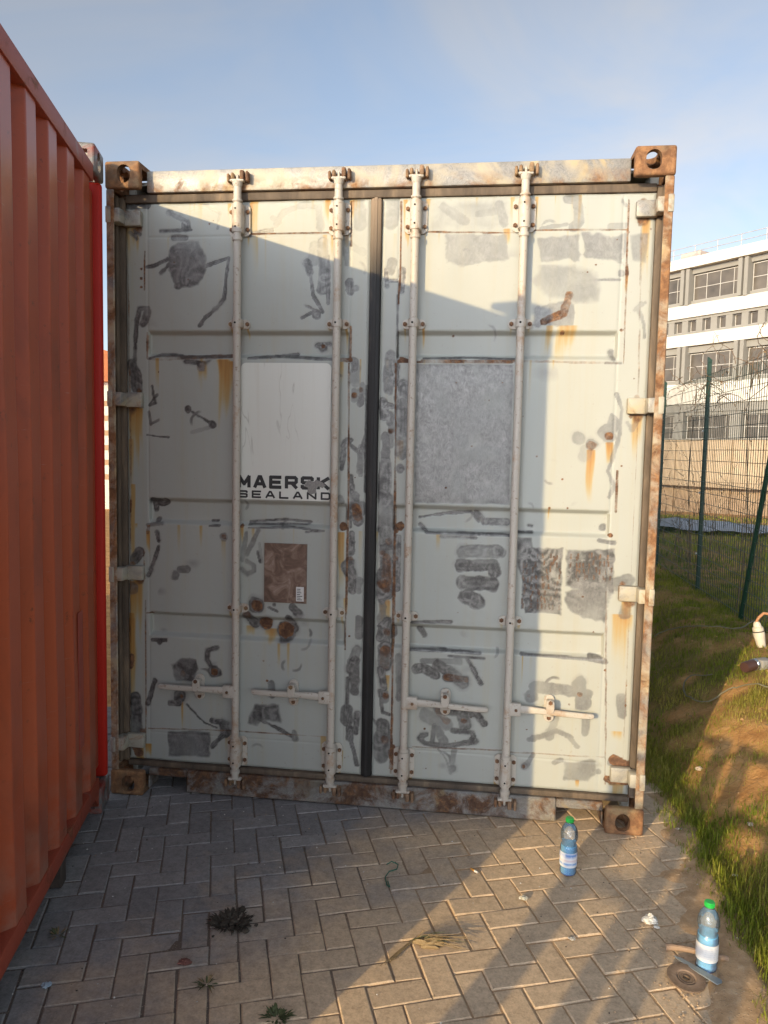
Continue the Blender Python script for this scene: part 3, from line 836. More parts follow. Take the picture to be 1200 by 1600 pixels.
for (w, p, a) in [(40, [(95, 30)], .6), (40, [(100, 280), (100, 330)], .55), (26, [(330, 380), (400, 388)], .6), (34, [(300, 505), (330, 545)], .5), (26, [(395, 545)], .65), (8, [(132, 60), (128, 400), (122, 740)], .66), (7, [(930, 60), (925, 780)], .5), (20, [(640, 450)], .45), (20, [(830, 445)], .6), (6, [(200, 640), (560, 655)], .5), (7, [(560, 660), (925, 680)], .42), (20, [(128, 640), (124, 720)], .8), (40, [(960, 690), (1010, 712)], .8), (24, [(930, 760), (1010, 775)], .8), (18, [(620, 716)], .6)]:
    stroke(R_, 7, w, p, a)
drip(7, 985, 150, 400, 90, .5); drip(7, 965, 590, 625, 60, .4); drip(7, 110, 100, 220, 34, .7); drip(7, 105, 380, 460, 30, .6); drip(7, 970, 775, 800, 80, .9); drip(7, 820, 770, 800, 20, .7)
poly('pale', 7, [(610, 290), (1010, 290), (1000, 780), (600, 780)], .75, .004, .03); poly('pale', 5, [(900, 200), (1190, 200), (1190, 520), (900, 520)], .8, .004, .03); poly('pale', 5, [(900, 880), (1100, 880), (1090, 1040), (900, 1040)], .7, .004, .03)  # sunlit grind marks on the right painted paler, as light in the colour
for k in range(44):
    zs_ = RNG.uniform(.2, 2.1); xs_ = RNG.choice([1.12, 1.15, 1.265, 1.29, 1.325]); 
    px_ = [(0, 0)]
    ln_ = RNG.uniform(.01, .07); w_ = RNG.uniform(.010, .026)
    sl_ = window(xs_ - .05, xs_ + .05, zs_ - ln_ - .04, zs_ + ln_ + .04); X_, Z_ = GX[sl_], GZ[sl_]
    d_ = np.hypot(X_ - xs_ - RNG.normal(0, .006), np.maximum(np.abs(Z_ - zs_) - ln_, 0)) + RAG[sl_] * w_ * .6
    CAN['grind'][sl_] = np.maximum(CAN['grind'][sl_], RNG.uniform(.5, 1) * (1 - sstep(w_ * .7, w_ * 1.1, d_)))
    if RNG.random() < .35: spot_m(xs_, zs_, w_ * 1.1, RNG.uniform(.4, .75))
for k in range(34):
    cx_ = RNG.uniform(.12, 2.3); cz_ = RNG.uniform(.2, 2.65); q_ = RNG.uniform(.03, .11)
    sl_ = window(cx_ - q_, cx_ + q_, cz_ - q_, cz_ + q_); X_, Z_ = GX[sl_], GZ[sl_]
    if X_.size:
        v_ = 0.34 * np.clip(1 - np.hypot((X_ - cx_) / q_, (Z_ - cz_) / (q_ * .6)), 0, 1) * sstep(.42, .62, vnoise(X_, Z_, 16, 66))
        CAN['grind'][sl_] = np.maximum(CAN['grind'][sl_], v_)
for k in range(26):                                     # single disc kisses, half moons
    c_ = np.array([RNG.uniform(.08, 2.36), RNG.uniform(.18, 2.7)]); R0_ = RNG.uniform(.018, .045); th_ = RNG.uniform(0, 6.28)
    sl_ = window(c_[0] - R0_ - .02, c_[0] + R0_ + .02, c_[1] - R0_ - .02, c_[1] + R0_ + .02); X_, Z_ = GX[sl_], GZ[sl_]
    if X_.size:
        an_ = np.abs((np.arctan2(Z_ - c_[1], X_ - c_[0]) - th_ + math.pi) % (2 * math.pi) - math.pi)
        v_ = RNG.uniform(.3, .75) * (1 - sstep(.003, .009, np.abs(np.hypot(X_ - c_[0], Z_ - c_[1]) - R0_))) * (1 - sstep(.5, 1.3, an_))
        CAN['grind'][sl_] = np.maximum(CAN['grind'][sl_], v_)
# thin rust along the leaf edges by the gaskets
stroke(R_, 0, 3, [(199, 330), (205, 700), (203, 1180)], .52); stroke(R_, 0, 3, [(1003, 330), (995, 700), (972, 1215)], .40)
drip(0, 214, 640, 760, 12, .8); drip(0, 208, 760, 960, 10, .7); drip(0, 206, 960, 1150, 14, 1.0)

for xr in (0.593, 1.046, 1.383, 1.843):
    for (zb, off) in ((2.613, .037), (2.690, .037), (2.199, .039), (0.904, .039), (0.178, .037), (0.258, .037)):
        for sgn in (-1, 1):
            spot_m(xr + sgn * off, zb, .013, RNG.uniform(.45, .8))
            drip_m(xr + sgn * off + RNG.uniform(-.005, .005), zb - .008, RNG.uniform(.03, .13), RNG.uniform(.006, .014), RNG.uniform(.3, .85))
    for sgn in (-1, 1): drip_m(xr + sgn * .05, 2.735, RNG.uniform(.05, .16), .012, RNG.uniform(.5, .95))
for zh_ in (2.668, 1.855, 1.049, 0.240):
    for (xh, w_) in ((0.096, .045), (2.342, .045)):
        drip_m(xh + RNG.uniform(-.01, .01), zh_ - .034, RNG.uniform(.12, .34), w_ * RNG.uniform(.5, 1), RNG.uniform(.5, .95))
        spot_m(xh + RNG.uniform(-.02, .02), zh_ - .037, .03, .6); spot_m(xh + RNG.uniform(-.03, .03), zh_ + .037, .02, .55)
for k in range(46):                                     # short runs from the welded seams and the top gasket
    xk = RNG.uniform(.07, 2.36); zk = RNG.choice([2.738, 2.738, 2.59, 2.05, 1.283, .745])
    drip_m(xk, zk, RNG.uniform(.04, .22), RNG.uniform(.004, .014), RNG.uniform(.15, .6))
for k in range(70):
    spot_m(RNG.uniform(.06, 2.37), RNG.uniform(.16, 2.72), RNG.uniform(.0035, .007), RNG.uniform(.5, .9))

# ------------------------------------------------------------------ white container
white = empty('shipping_container', (0, 0, 0))
tag(white, 'white and cream shipping container with grinder-scraped closed doors, standing on brick paving', 'shipping container')
W, H, L = 2.438, 2.896, 6.058

def casting_mesh(name, mat, depth=0.178):
    """hollow corner block, outer corner at local origin: +x inward, +y inward, +z towards the middle"""
    b = MB(); b.box((0.081, depth / 2, 0.059), (0.162, depth, 0.118), 0.011, seg=3)
    o = b.build('tmp_block', [mat], smooth=False)
    YZ = Matrix(((0, 0, 1, 0), (1, 0, 0, 0), (0, 1, 0, 0), (0, 0, 0, 1)))
    cuts = []
    c = MB(); c.span((0.030, 0.030, 0.028), (0.20, depth + 0.03, 0.15)); cuts.append(c)
    c = MB(); c.prism(capsule(0.062, 0.079, 10), -0.05, 0.07, Matrix.Translation((0.089, 0, 0.056)) @ XZ); cuts.append(c)
    c = MB(); c.prism(capsule(0.055, 0.085, 10), -0.05, 0.07, Matrix.Translation((0, 0.10, 0.056)) @ YZ); cuts.append(c)
    c = MB(); c.prism(capsule(0.062, 0.12, 10), -0.05, 0.06, Matrix.Translation((0.089, 0.09, 0))); cuts.append(c)
    cuts = [c.build('tmp_cut', [mat], smooth=False) for c in cuts]
    for cut in cuts:
        m = o.modifiers.new('b', 'BOOLEAN'); m.operation = 'DIFFERENCE'; m.object = cut; m.solver = 'EXACT'
    dg = bpy.context.evaluated_depsgraph_get()
    me = bpy.data.meshes.new_from_object(o.evaluated_get(dg))
    me.name = name
    for q in [o] + cuts:
        d = q.data; bpy.data.objects.remove(q); bpy.data.meshes.remove(d)
    return me

def flipped(me, sx, sy, sz, off):
    m = me.copy()
    n = len(m.vertices); co = np.zeros(n * 3, np.float32); m.vertices.foreach_get('co', co)
    co = co.reshape(-1, 3) * np.array([sx, sy, sz]) + np.array(off)
    m.vertices.foreach_set('co', co.astype(np.float32).ravel())
    if sx * sy * sz < 0: m.flip_normals()
    m.update()
    return m

cast0 = casting_mesh('corner_casting', MAT['casting'])
for (sx, ox) in ((1, 0), (-1, W)):
    for (sz, oz) in ((1, 0.0), (-1, H)):
        for (sy, oy) in ((1, 0), (-1, L)):
            me = flipped(cast0, sx, sy, sz, (ox, oy, oz))
            link('corner_casting', me, white)

# corner posts: front flange, web and the inner channel
for s in (0, 1):
    fx = (lambda x: x) if s == 0 else (lambda x: W - x)
    b = MB()
    def sp(a, c, bev=0.003):
        b.span((min(fx(a[0]), fx(c[0])), a[1], a[2]), (max(fx(a[0]), fx(c[0])), c[1], c[2]), bev)
    sp((0.004, 0.004, 0.1185), (0.040, 0.013, H - 0.1185), 0.004)
    sp((0.004, 0.0135, 0.1185), (0.014, 0.150, H - 0.1185))
    sp((0.0145, 0.112, 0.1185), (0.12, 0.150, H - 0.1185))
    b.build('corner_post', MAT['post'], white)
    b = MB()
    b.span((min(fx(0.0150), fx(0.0515)), 0.088, 0.135), (max(fx(0.0150), fx(0.0515)), 0.111, 2.765), 0.006, seg=2)
    b.span((min(fx(0.0150), fx(0.030)), 0.060, 0.135), (max(fx(0.0150), fx(0.030)), 0.0875, 2.765), 0.005, seg=2)
    b.build('gasket', MAT['gasket'], white)

# header
b = MB()
b.span((0.164, 0.070, 2.779), (W - 0.164, 0.178, 2.874), 0.007, seg=2)
b.span((0.164, 0.110, 2.744), (W - 0.164, 0.150, 2.778), 0.004)
header = b.build('header', MAT['header'], white)
b = MB(); b.span((0.053, 0.086, 2.741), (W - 0.053, 0.105, 2.7765), 0.006, seg=2)
b.span((0.040, 0.088, 2.7775), (0.163, 0.12, 2.7785))
b.build('gasket', MAT['gasket'], white)
# sill with the two lashing openings
b = MB()
b.span((0.350, 0.060, 0.006), (2.072, 0.170, 0.112), 0.006)
b.span((0.164, 0.060, 0.078), (0.3495, 0.170, 0.112), 0.004)
b.span((2.0725, 0.060, 0.073), (W - 0.164, 0.170, 0.112), 0.004)
b.span((0.164, 0.055, 0.018), (0.172, 0.16, 0.0775), 0.002)
b.span((W - 0.172, 0.055, 0.018), (W - 0.164, 0.16, 0.0725), 0.002)
sill = b.build('sill', MAT['sill'], white)
b = MB(); b.span((0.053, 0.078, 0.1125), (W - 0.053, 0.110, 0.1385), 0.005, seg=2); b.build('gasket', MAT['gasket'], white)

# side walls, roof, rear and floor
def corr_profile(length, pitch, depth, out=0.30, slope=0.15):
    xs = [(0, 0)]
    x = 0.06
    while x + pitch < length - 0.04:
        a = pitch * out; s = pitch * slope
        xs += [(x, 0), (x + s, 1), (x + s + a, 1), (x + 2 * s + a, 0)]
        x += pitch
    xs.append((length, 0))
    return xs

def corrugated(name, x_plane, sign, y0, y1, z0, z1, pitch, depth, mat, parent, swap=False):
    pr = corr_profile(y1 - y0, pitch, depth)
    V = []; F = []
    for t, h in pr:
        p = (x_plane + sign * depth * h, y0 + t)
        if swap: p = (p[1], p[0])
        V += [(p[0], p[1], z0), (p[0], p[1], z1)]
    for k in range(len(pr) - 1):
        F.append((2 * k, 2 * k + 2, 2 * k + 3, 2 * k + 1))
    return link(name, np_mesh(name, V, [np.array(F)], [mat]), parent)

for s in (0, 1):
    corrugated('side_wall', 0.042 if s == 0 else W - 0.042, 1 if s else -1, 0.15, L - 0.15, 0.16, 2.80, 0.278, 0.034, MAT['side'], white)
    x0 = 0.004 if s == 0 else W - 0.064
    b = MB(); b.span((x0, 0.179, 2.80), (x0 + 0.060, L - 0.179, 2.872), 0.004); b.span((x0, 0.179, 0.03), (x0 + 0.05, L - 0.179, 0.16), 0.004)
    b.build('side_rail', MAT['side'], white)
corrugated('rear_wall', L - 0.05, 1, 0.10, W - 0.10, 0.1, 2.85, 0.25, 0.034, MAT['side'], white, swap=True)
b = MB(); b.span((0.065, 0.179, 2.848), (W - 0.065, L - 0.02, 2.862)); b.build('roof', MAT['side'], white)
b = MB(); b.span((0.055, 0.175, 0.13), (W - 0.055, L - 0.06, 0.155))
for k in range(12): b.span((0.056, 0.5 + k * 0.46, 0.045), (W - 0.056, 0.56 + k * 0.46, 0.129))
b.build('floor_frame', MAT['dark_steel'], white)

# door leaves with their pressed profile
def sample(chan, x, z):
    i = np.clip(np.round((x - CX[0]) / RES).astype(int), 0, len(CX) - 1)
    j = np.clip(np.round((z - CZ[0]) / RES).astype(int), 0, len(CZ) - 1)
    return CAN[chan][j, i]

RIBS = [(2.052, 2.176), (1.285, 1.408), (0.748, 0.868)]
def door_leaf(x0, x1, px0, px1):
    z0, z1 = 0.140, 2.740
    xs = np.unique(np.round(np.concatenate([np.arange(x0, x1, 0.0045), [x1]]), 5))
    zs = np.unique(np.round(np.concatenate([np.arange(z0, z1, 0.0042), [z1]]), 5))
    X, Z = np.meshgrid(xs, zs)
    Y = np.full(X.shape, YD)
    inx = sstep(px0, px0 + 0.006, X) * (1 - sstep(px1 - 0.006, px1, X))
    for (a, c) in RIBS:                              # recessed bands between the ribs
        Y += 0.026 * inx * sstep(a - 0.004, a + 0.020, Z) * (1 - sstep(c - 0.024, c, Z))
    for xx in (px0, px1):                            # weld seams of the inner panel
        Y += 0.0018 * np.exp(-((X - xx) / 0.0035) ** 2)
    for zz in (2.590, 0.278):
        Y += 0.0018 * np.exp(-((Z - zz) / 0.0035) ** 2) * inx
    Y += (fbm(X, Z, 2.6, 71) - 0.5) * 0.010 * sstep(px0 + .01, px0 + .12, X) * (1 - sstep(px1 - .12, px1 - .01, X)) + (fbm(X, Z, 9, 75) - 0.5) * 0.0025
    Y += sample('grind', X, Z) * 0.0006
    edge = np.minimum(np.minimum(X - x0, x1 - X), np.minimum(Z - z0, z1 - Z))
    Y += 0.006 * (1 - sstep(0, 0.010, edge))
    nz, nx = X.shape
    V = np.c_[X.ravel(), Y.ravel(), Z.ravel()]
    idx = np.arange(nx * nz).reshape(nz, nx)
    F = np.c_[idx[:-1, :-1].ravel(), idx[:-1, 1:].ravel(), idx[1:, 1:].ravel(), idx[1:, :-1].ravel()]
    loop = np.concatenate([idx[0, :], idx[1:, -1], idx[-1, -2::-1], idx[-2:0:-1, 0]])
    B = V[loop].copy(); B[:, 1] = 0.150
    o = len(V); n = len(loop)
    k = np.arange(n)
    S = np.c_[loop, o + k, o + (k + 1) % n, np.roll(loop, -1)]
    V2 = np.r_[V, B]
    at = {c: sample(c, V2[:, 0], V2[:, 2]) for c in CAN}
    me = np_mesh('door', V2, [F, S], [MAT['door']], at, smooth=True, angle=40)
    return link('door', me, white)

door_l = door_leaf(0.053, 1.1812, 0.156, 1.095)
door_r = door_leaf(1.2335, 2.385, 1.309, 2.254)
b = MB(); b.span((1.1828, 0.080, 0.1395), (1.2320, 0.125, 2.7405), 0.010, seg=2)
b.span((1.200, 0.077, 0.1395), (1.2145, 0.0798, 2.7405), 0.003)
b.build('gasket', MAT['rubber'], door_l)

# lock rods, brackets, cams, handles
YR = 0.052
def lock_rod(x, door, hdir):
    b = MB()
    b.cyl((x, YR, 0.115), (x, YR, 2.80), 0.0172, 20)
    b.cyl((x, YR, 2.555), (x, YR, 2.575), 0.0225, 20, bev=.003)
    b.cyl((x, YR, 2.722), (x, YR, 2.735), 0.0225, 20, bev=.003)
    b.cyl((x, YR, 0.285), (x, YR, 0.302), 0.0225, 20, bev=.003)
    b.cyl((x, YR, 0.122), (x, YR, 0.140), 0.0225, 20, bev=.003)
    for (zc, up) in ((2.80, 1), (0.112, -1)):
        b.cyl((x, YR, zc - 0.012 * up), (x, YR, zc + 0.010 * up), 0.0185, 16, r2=0.024 if up == 1 else 0.0185)
        b.box((x, YR - 0.002, zc + 0.014 * up), (0.064, 0.026, 0.012), 0.004)
        b.box((x - 0.021, YR - 0.002, zc + 0.033 * up), (0.015, 0.024, 0.030), 0.005, mi=1)
        b.box((x + 0.023, YR - 0.004, zc + 0.036 * up), (0.019, 0.030, 0.040), 0.006, mi=1, seg=2)
        b.box((x, YR + 0.004, zc + 0.030 * up), (0.010, 0.020, 0.026), 0.003)
    b.build('lock_rod', [MAT['rod'], MAT['cam_rust']], door)
    # tall bearing brackets
    for (z0, z1) in ((2.585, 2.722), (0.150, 0.290)):
        b = MB()
        h = z1 - z0
        b.prism([(-0.048, -h / 2 + .012), (-0.036, -h / 2), (0.036, -h / 2), (0.048, -h / 2 + .012), (0.048, h / 2 - .012), (0.036, h / 2), (-0.036, h / 2), (-0.048, h / 2 - .012)], 0.086, 0.0925, Matrix.Translation((x, 0, (z0 + z1) / 2)) @ XZ)
        b.cyl((x, YR + 0.004, z0 + 0.004), (x, YR + 0.004, z1 - 0.004), 0.0255, 20, bev=.004)
        b.span((x - 0.0255, YR + 0.006, z0 + 0.006), (x + 0.0255, 0.0858, z1 - 0.006), 0.003)
        for sx in (-1, 1):
            for zz in (z0 + 0.028, z1 - 0.032):
                b.cyl((x + sx * 0.037, 0.0858, zz), (x + sx * 0.037, 0.076, zz), 0.0095, 6, mi=1, bev=.002)
        for zz in (z0 + 0.03, z1 - 0.03):
            b.cyl((x - 0.003, YR - 0.0195, zz), (x - 0.003, YR - 0.0228, zz), 0.0042, 10, mi=2)
        b.build('rod_bracket', [MAT['rod'], MAT['bolt'], MAT['hole']], door)
    # saddle guides
    for zz in (2.199, 0.904):
        b = MB()
        b.prism(capsule(0.042, 0.104, 6), 0.084, 0.0905, Matrix.Translation((x, 0, zz)) @ XZ @ Matrix.Rotation(math.pi / 2, 4, 'Z'))
        b.cyl((x, YR + 0.002, zz - 0.020), (x, YR + 0.002, zz + 0.020), 0.0225, 20, bev=.003)
        b.span((x - 0.0225, YR + 0.004, zz - 0.019), (x + 0.0225, 0.0838, zz + 0.019), 0.003)
        for sx in (-1, 1):
            b.cyl((x + sx * 0.039, 0.0838, zz), (x + sx * 0.039, 0.075, zz), 0.0100, 6, mi=1, bev=.002)
        b.cyl((x - 0.003, YR - 0.0185, zz), (x - 0.003, YR - 0.0218, zz), 0.0048, 10, mi=2)
        b.build('rod_guide', [MAT['rod'], MAT['bolt'], MAT['hole']], door)
    # handle with hub, and its catch
    zh = 0.514
    d = hdir
    b = MB()
    b.span((x + min(0, d) * 0.058 + (0.0172 if d > 0 else 0) * 0 , 0.036, zh - 0.028), (x + max(0, d) * 0.058, 0.062, zh + 0.030), 0.005, seg=2)
    b.cyl((x + d * 0.036, 0.0358, zh), (x + d * 0.036, 0.030, zh), 0.0072, 6, mi=1, bev=.001)
    prof = [(0.050, 0.016, 0.0095), (0.085, 0.017, 0.009), (0.13, 0.014, 0.010), (0.19, 0.0135, 0.0105), (0.25, 0.0130, 0.010), (0.33, 0.0125, 0.009), (0.365, 0.012, 0.0085), (0.373, 0.007, 0.006)]
    t = bmesh.new(); rings = []
    for k, (s, hz, hy) in enumerate(prof):
        zc = zh + 0.010 * (s - 0.05) / 0.3 * (1 if d < 0 else -0.6) + 0.004 * math.sin(s * 14)
        yc = 0.048 - 0.006 * math.sin((s - 0.05) * 9.5)
        ring = []
        for a in range(10):
            an = 2 * math.pi * a / 10
            ring.append(t.verts.new((x + d * s, yc + hy * math.copysign(abs(math.cos(an)) ** 0.7, math.cos(an)), zc + hz * math.copysign(abs(math.sin(an)) ** 0.7, math.sin(an)))))
        rings.append(ring)
    for a, c in zip(rings, rings[1:]):
        for k in range(10): t.faces.new((a[k], a[(k + 1) % 10], c[(k + 1) % 10], c[k]))
    t.faces.new(rings[0]); t.faces.new(rings[-1])
    bmesh.ops.recalc_face_normals(t, faces=t.faces)
    b._merge(t, Matrix.Identity(4), 0)
    b.build('handle', [MAT['rod'], MAT['bolt']], door)
    xc = x + d * 0.183
    b = MB()
    b.prism(capsule(0.046, 0.124, 10), 0.080, 0.0885, Matrix.Translation((xc, 0, zh + 0.004)) @ XZ, bev=.002)
    b.span((xc - 0.019, 0.062, zh - 0.030), (xc + 0.019, 0.0798, zh - 0.017), 0.003)
    b.prism(capsule(0.036, 0.062, 10), 0.0265, 0.0335, Matrix.Translation((xc, 0, zh + 0.026)) @ XZ, bev=.002)
    b.span((xc - 0.012, 0.0340, zh + 0.030), (xc + 0.012, 0.0798, zh + 0.048), 0.003)
    for zz in (zh + 0.046, zh - 0.040):
        b.cyl((xc, 0.0798 if zz < zh else 0.0265, zz), (xc, (0.0798 if zz < zh else 0.0265) - 0.008, zz), 0.0098, 6, mi=1, bev=.002)
    b.build('handle_catch', [MAT['rod'], MAT['bolt']], door)

for (x, dr, hd) in ((0.593, door_l, -1), (1.046, door_l, -1), (1.383, door_r, 1), (1.843, door_r, 1)):
    lock_rod(x, dr, hd)
    # keepers welded to header and sill
    for (zc, up, par) in ((2.826, 1, header), (0.083, -1, sill)):
        b = MB()
        yb = 0.0695 if up == 1 else 0.0595
        b.box((x - 0.040, yb - 0.016, zc), (0.012, 0.030, 0.036), 0.004)
        b.box((x + 0.046, yb - 0.017, zc + 0.004 * up), (0.013, 0.032, 0.044), 0.004)
        b.box((x + 0.003, yb - 0.0035, zc - 0.004 * up), (0.070, 0.006, 0.030), 0.002)
        b.build('cam_keeper', MAT['cam_rust'], par)

# hinges
for s, dr in ((0, door_l), (1, door_r)):
    for zz in (2.668, 1.855, 1.049, 0.240):
        fx = (lambda x: x) if s == 0 else (lambda x: W - x)
        b = MB()
        def hs(x0, x1, y0, y1, z0, z1, bev, mi=0):
            b.span((min(fx(x0), fx(x1)), y0, z0), (max(fx(x0), fx(x1)), y1, z1), bev, mi, 2)
        hs(0.050, 0.137, 0.062, 0.0925, zz - 0.034, zz + 0.034, 0.006)
        hs(0.020, 0.0655, 0.008, 0.075, zz - 0.031, zz + 0.031, 0.006)
        hs(0.002, 0.026, -0.002, 0.030, zz - 0.036, zz + 0.036, 0.005)
        b.cyl((fx(0.020), 0.022, zz - 0.046), (fx(0.020), 0.022, zz + 0.046), 0.0125, 14, bev=.002)
        b.build('hinge', [MAT['hinge']], dr)

# white panel with the lettering, the worn plate
def sticker_paint():
    b = NB('white_panel_paint')
    c = b.mix(b.noise(2.2, 3), (0.60, 0.605, 0.55), (0.67, 0.665, 0.60))
    st = b.noise(1.0, 4, 0.6, 0, b.mapping((40, 1, 1.2)))
    c = b.mix(b.math('MULTIPLY', b.ramp(st, [(0.55, 0.0), (0.8, 1.0)]), 0.3), c, (0.50, 0.45, 0.34))
    cn = b.noise(1.0, 3, 0.5, 0.6, b.mapping((6.5, 1, 1.3)))
    cr = b.math('MULTIPLY', b.ramp(cn, [(0.495, 0.0), (0.5, 0.5), (0.505, 0.0)]), b.ramp(b.noise(5.1, 3), [(0.45, 0.0), (0.6, 1.0)]))
    c = b.mix(cr, c, (0.22, 0.19, 0.15))
    b.bsdf(c, 0.42, 0, b.bump(b.noise(3, 2), 0.15, 0.01))
    return b.m
MAT['sticker'] = sticker_paint()
YS = YD - 0.006
def rounded_top(x0, x1, z0, z1, r, n=6):
    p = [(x0, z0), (x1, z0)]
    for k in range(n + 1):
        a = math.pi / 2 * k / n; p.append((x1 - r + r * math.cos(a), z1 - r + r * math.sin(a)))
    for k in range(n + 1):
        a = math.pi / 2 + math.pi / 2 * k / n; p.append((x0 + r + r * math.cos(a), z1 - r + r * math.sin(a)))
    return p
b = MB(); b.prism(rounded_top(0.600, 1.017, 1.4105, 2.029, 0.025), YS, YD + 0.004, XZ)
b.build('painted_panel', MAT['sticker'], door_l, smooth=False)
MAT['ink'] = plain('black_lettering', (0.022, 0.022, 0.022), 0.55, 0, 0.3, 20)
GLY = {  # strokes on a unit box
    'M': [[(0, 0), (0, 1), (.5, .25), (1, 1), (1, 0)]],
    'A': [[(0, 0), (.42, 1), (.58, 1), (1, 0)], [(.17, .3), (.83, .3)]],
    'E': [[(1, 1), (0, 1), (0, 0), (1, 0)], [(0, .5), (.92, .5)]],
    'R': [[(0, 0), (0, 1), (.88, 1), (1, .88), (1, .58), (.88, .45), (0, .45)], [(.55, .45), (1, 0)]],
    'S': [[(1, .8), (1, .92), (.9, 1), (.1, 1), (0, .92), (0, .6), (.1, .52), (.9, .5), (1, .42), (1, .08), (.9, 0), (.1, 0), (0, .08), (0, .2)]],
    'K': [[(0, 0), (0, 1)], [(1, 1), (.15, .48)], [(.3, .58), (1, 0)]],
    'L': [[(0, 1), (0, 0), (1, 0)]],
    'N': [[(0, 0), (0, 1), (1, 0), (1, 1)]],
    'D': [[(0, 0), (0, 1), (.82, 1), (1, .84), (1, .16), (.82, 0), (0, 0)]]}
def lettering(text, x0, x1, z0, z1, t, gap, name):
    V = []; F = []
    n = len(text); w = (x1 - x0 - gap * (n - 1)) / n
    k = 0
    for i, ch in enumerate(text):
        bx = x0 + i * (w + gap) + t / 2; bw = w - t; bz = z0 + t / 2; bh = z1 - z0 - t
        for st in GLY[ch]:
            P = [Vector((bx + a * bw, bz + c * bh)) for a, c in st]
            for a, c in zip(P, P[1:]):
                d = (c - a).normalized(); nn = Vector((-d.y, d.x)) * t / 2
                e = d * t * 0.30
                y = YS - 0.0010 - 0.00006 * (k % 9); k += 1
                o = len(V)
                for q in (a - e - nn, c + e - nn, c + e + nn, a - e + nn):
                    V.append((q.x, y, q.y))
                for q in (a - e - nn, c + e - nn, c + e + nn, a - e + nn):
                    V.append((q.x, YS + 0.0005, q.y))
                F += [(o, o + 1, o + 2, o + 3), (o, o + 4, o + 5, o + 1), (o + 1, o + 5, o + 6, o + 2), (o + 2, o + 6, o + 7, o + 3), (o + 3, o + 7, o + 4, o)]
    return link(name, np_mesh(name, V, [np.array(F)], [MAT['ink']]), door_l)
lettering('MAERSK', 0.588, 1.018, 1.461, 1.522, 0.0155, 0.013, 'lettering')
lettering('SEALAND', 0.590, 1.022, 1.4165, 1.4515, 0.0085, 0.019, 'lettering')
# scraped flake over the S and K
MAT['scrape'] = make_frame('scraped_steel', (0.30, 0.29, 0.26), 0.70, 0.8, 0.30, 0.45, warm=False)
b = MB()
pp = [(0.905, 1.492), (0.92, 1.505), (0.945, 1.498), (0.955, 1.508), (0.985, 1.496), (1.0, 1.482), (0.985, 1.470), (0.965, 1.478), (0.955, 1.462), (0.958, 1.447), (0.93, 1.440), (0.915, 1.452), (0.918, 1.470), (0.900, 1.478)]
b.prism(pp, YS - 0.0026, YS - 0.0017, XZ); b.build('scraped_patch', MAT['scrape'], door_l, smooth=False)
# data plate, rusted brown, with one paper label left on it
def plate_paint():
    b = NB('rusted_plate')
    n = b.noise(14, 6, 0.65, 1.2)
    c = b.ramp(n, [(0.3, (0.085, 0.052, 0.036)), (0.5, (0.150, 0.092, 0.064)), (0.62, (0.24, 0.165, 0.125)), (0.75, (0.36, 0.29, 0.24))])
    b.bsdf(c, 0.6, 0.1, b.bump(n, 0.4, 0.002))
    return b.m
MAT['plate'] = plate_paint()
b = MB(); b.span((0.716, YD - 0.008, 0.936), (0.916, YD + 0.004, 1.211), 0.001)
plate = b.build('data_plate', [MAT['plate']], door_l)
MAT['paper'] = plain('white_paper', (0.62, 0.61, 0.58), 0.7, 0, 0.1, 30)
b = MB(); b.span((0.868, YD - 0.0088, 0.946), (0.904, YD - 0.0081, 1.013))
for k in range(7):
    b.span((0.872, YD - 0.0094, 0.952 + k * 0.0082), (0.872 + RNG.uniform(.014, .028), YD - 0.0089, 0.952 + k * 0.0082 + 0.0032), mi=1)
b.build('paper_label', [MAT['paper'], MAT['ink']], door_l, smooth=False)

# ------------------------------------------------------------------ red container, seen on its blind end
RF = (0.0200, -0.0410); RA = rad(15.18)
red = empty('shipping_container', (RF[0], RF[1], 0), math.atan2(-math.cos(RA), math.sin(RA)))
tag(red, 'faded red shipping container seen on its corrugated end, left of the white container', 'shipping container')
# local x runs along the end wall towards the camera, local y points out of the end
rc0 = casting_mesh('corner_casting', MAT['red_cast'])
for (sx, ox) in ((1, 0), (-1, W)):
    for (sz, oz) in ((1, 0.0), (-1, H)):
        for (sy, oy) in ((-1, 0), (1, -L)):
            link('corner_casting', flipped(rc0, sx, sy, sz, (ox, oy, oz)), red)
# corrugated end wall
def end_wall():
    pitch = 0.2295; depth = 0.046
    x = 0.105; pr = [(0.060, 0)]
    # outer (ridge) flats end at .312, .545 ...
    while x < 2.36:
        pr += [(x, 0), (x + 0.055, 0), (x + 0.0935, 1), (x + 0.191, 1)]
        x += pitch
    pr = [p for p in pr if p[0] < 2.372] + [(2.378, 0)]
    # round the bends a little
    out = [pr[0]]
    for a, c, e in zip(pr, pr[1:], pr[2:]):
        if a[1] == c[1] == e[1]:
            out.append(c); continue
        for t in (-1, -.4, .4, 1):
            q = a if t < 0 else e
            f = min(0.006 / max(abs(q[0] - c[0]), 1e-6), 0.4) * abs(t)
            out.append((c[0] + (q[0] - c[0]) * f, c[1] + (q[1] - c[1]) * f * 0.75))
    out.append(pr[-1])
    zs = np.linspace(0.17, 2.745, 30)
    V = []; n = len(out)
    for z in zs:
        for (t, h) in out:
            V.append((t, -0.060 + depth * h + (vnoise(t, z, 2.2, 81) - .5) * 0.006, z))
    idx = np.arange(n * len(zs)).reshape(len(zs), n)
    F = np.c_[idx[:-1, :-1].ravel(), idx[1:, :-1].ravel(), idx[1:, 1:].ravel(), idx[:-1, 1:].ravel()]
    return link('end_wall', np_mesh('end_wall', V, [F], [MAT['red']], smooth=True, angle=50), red)
end_wall()
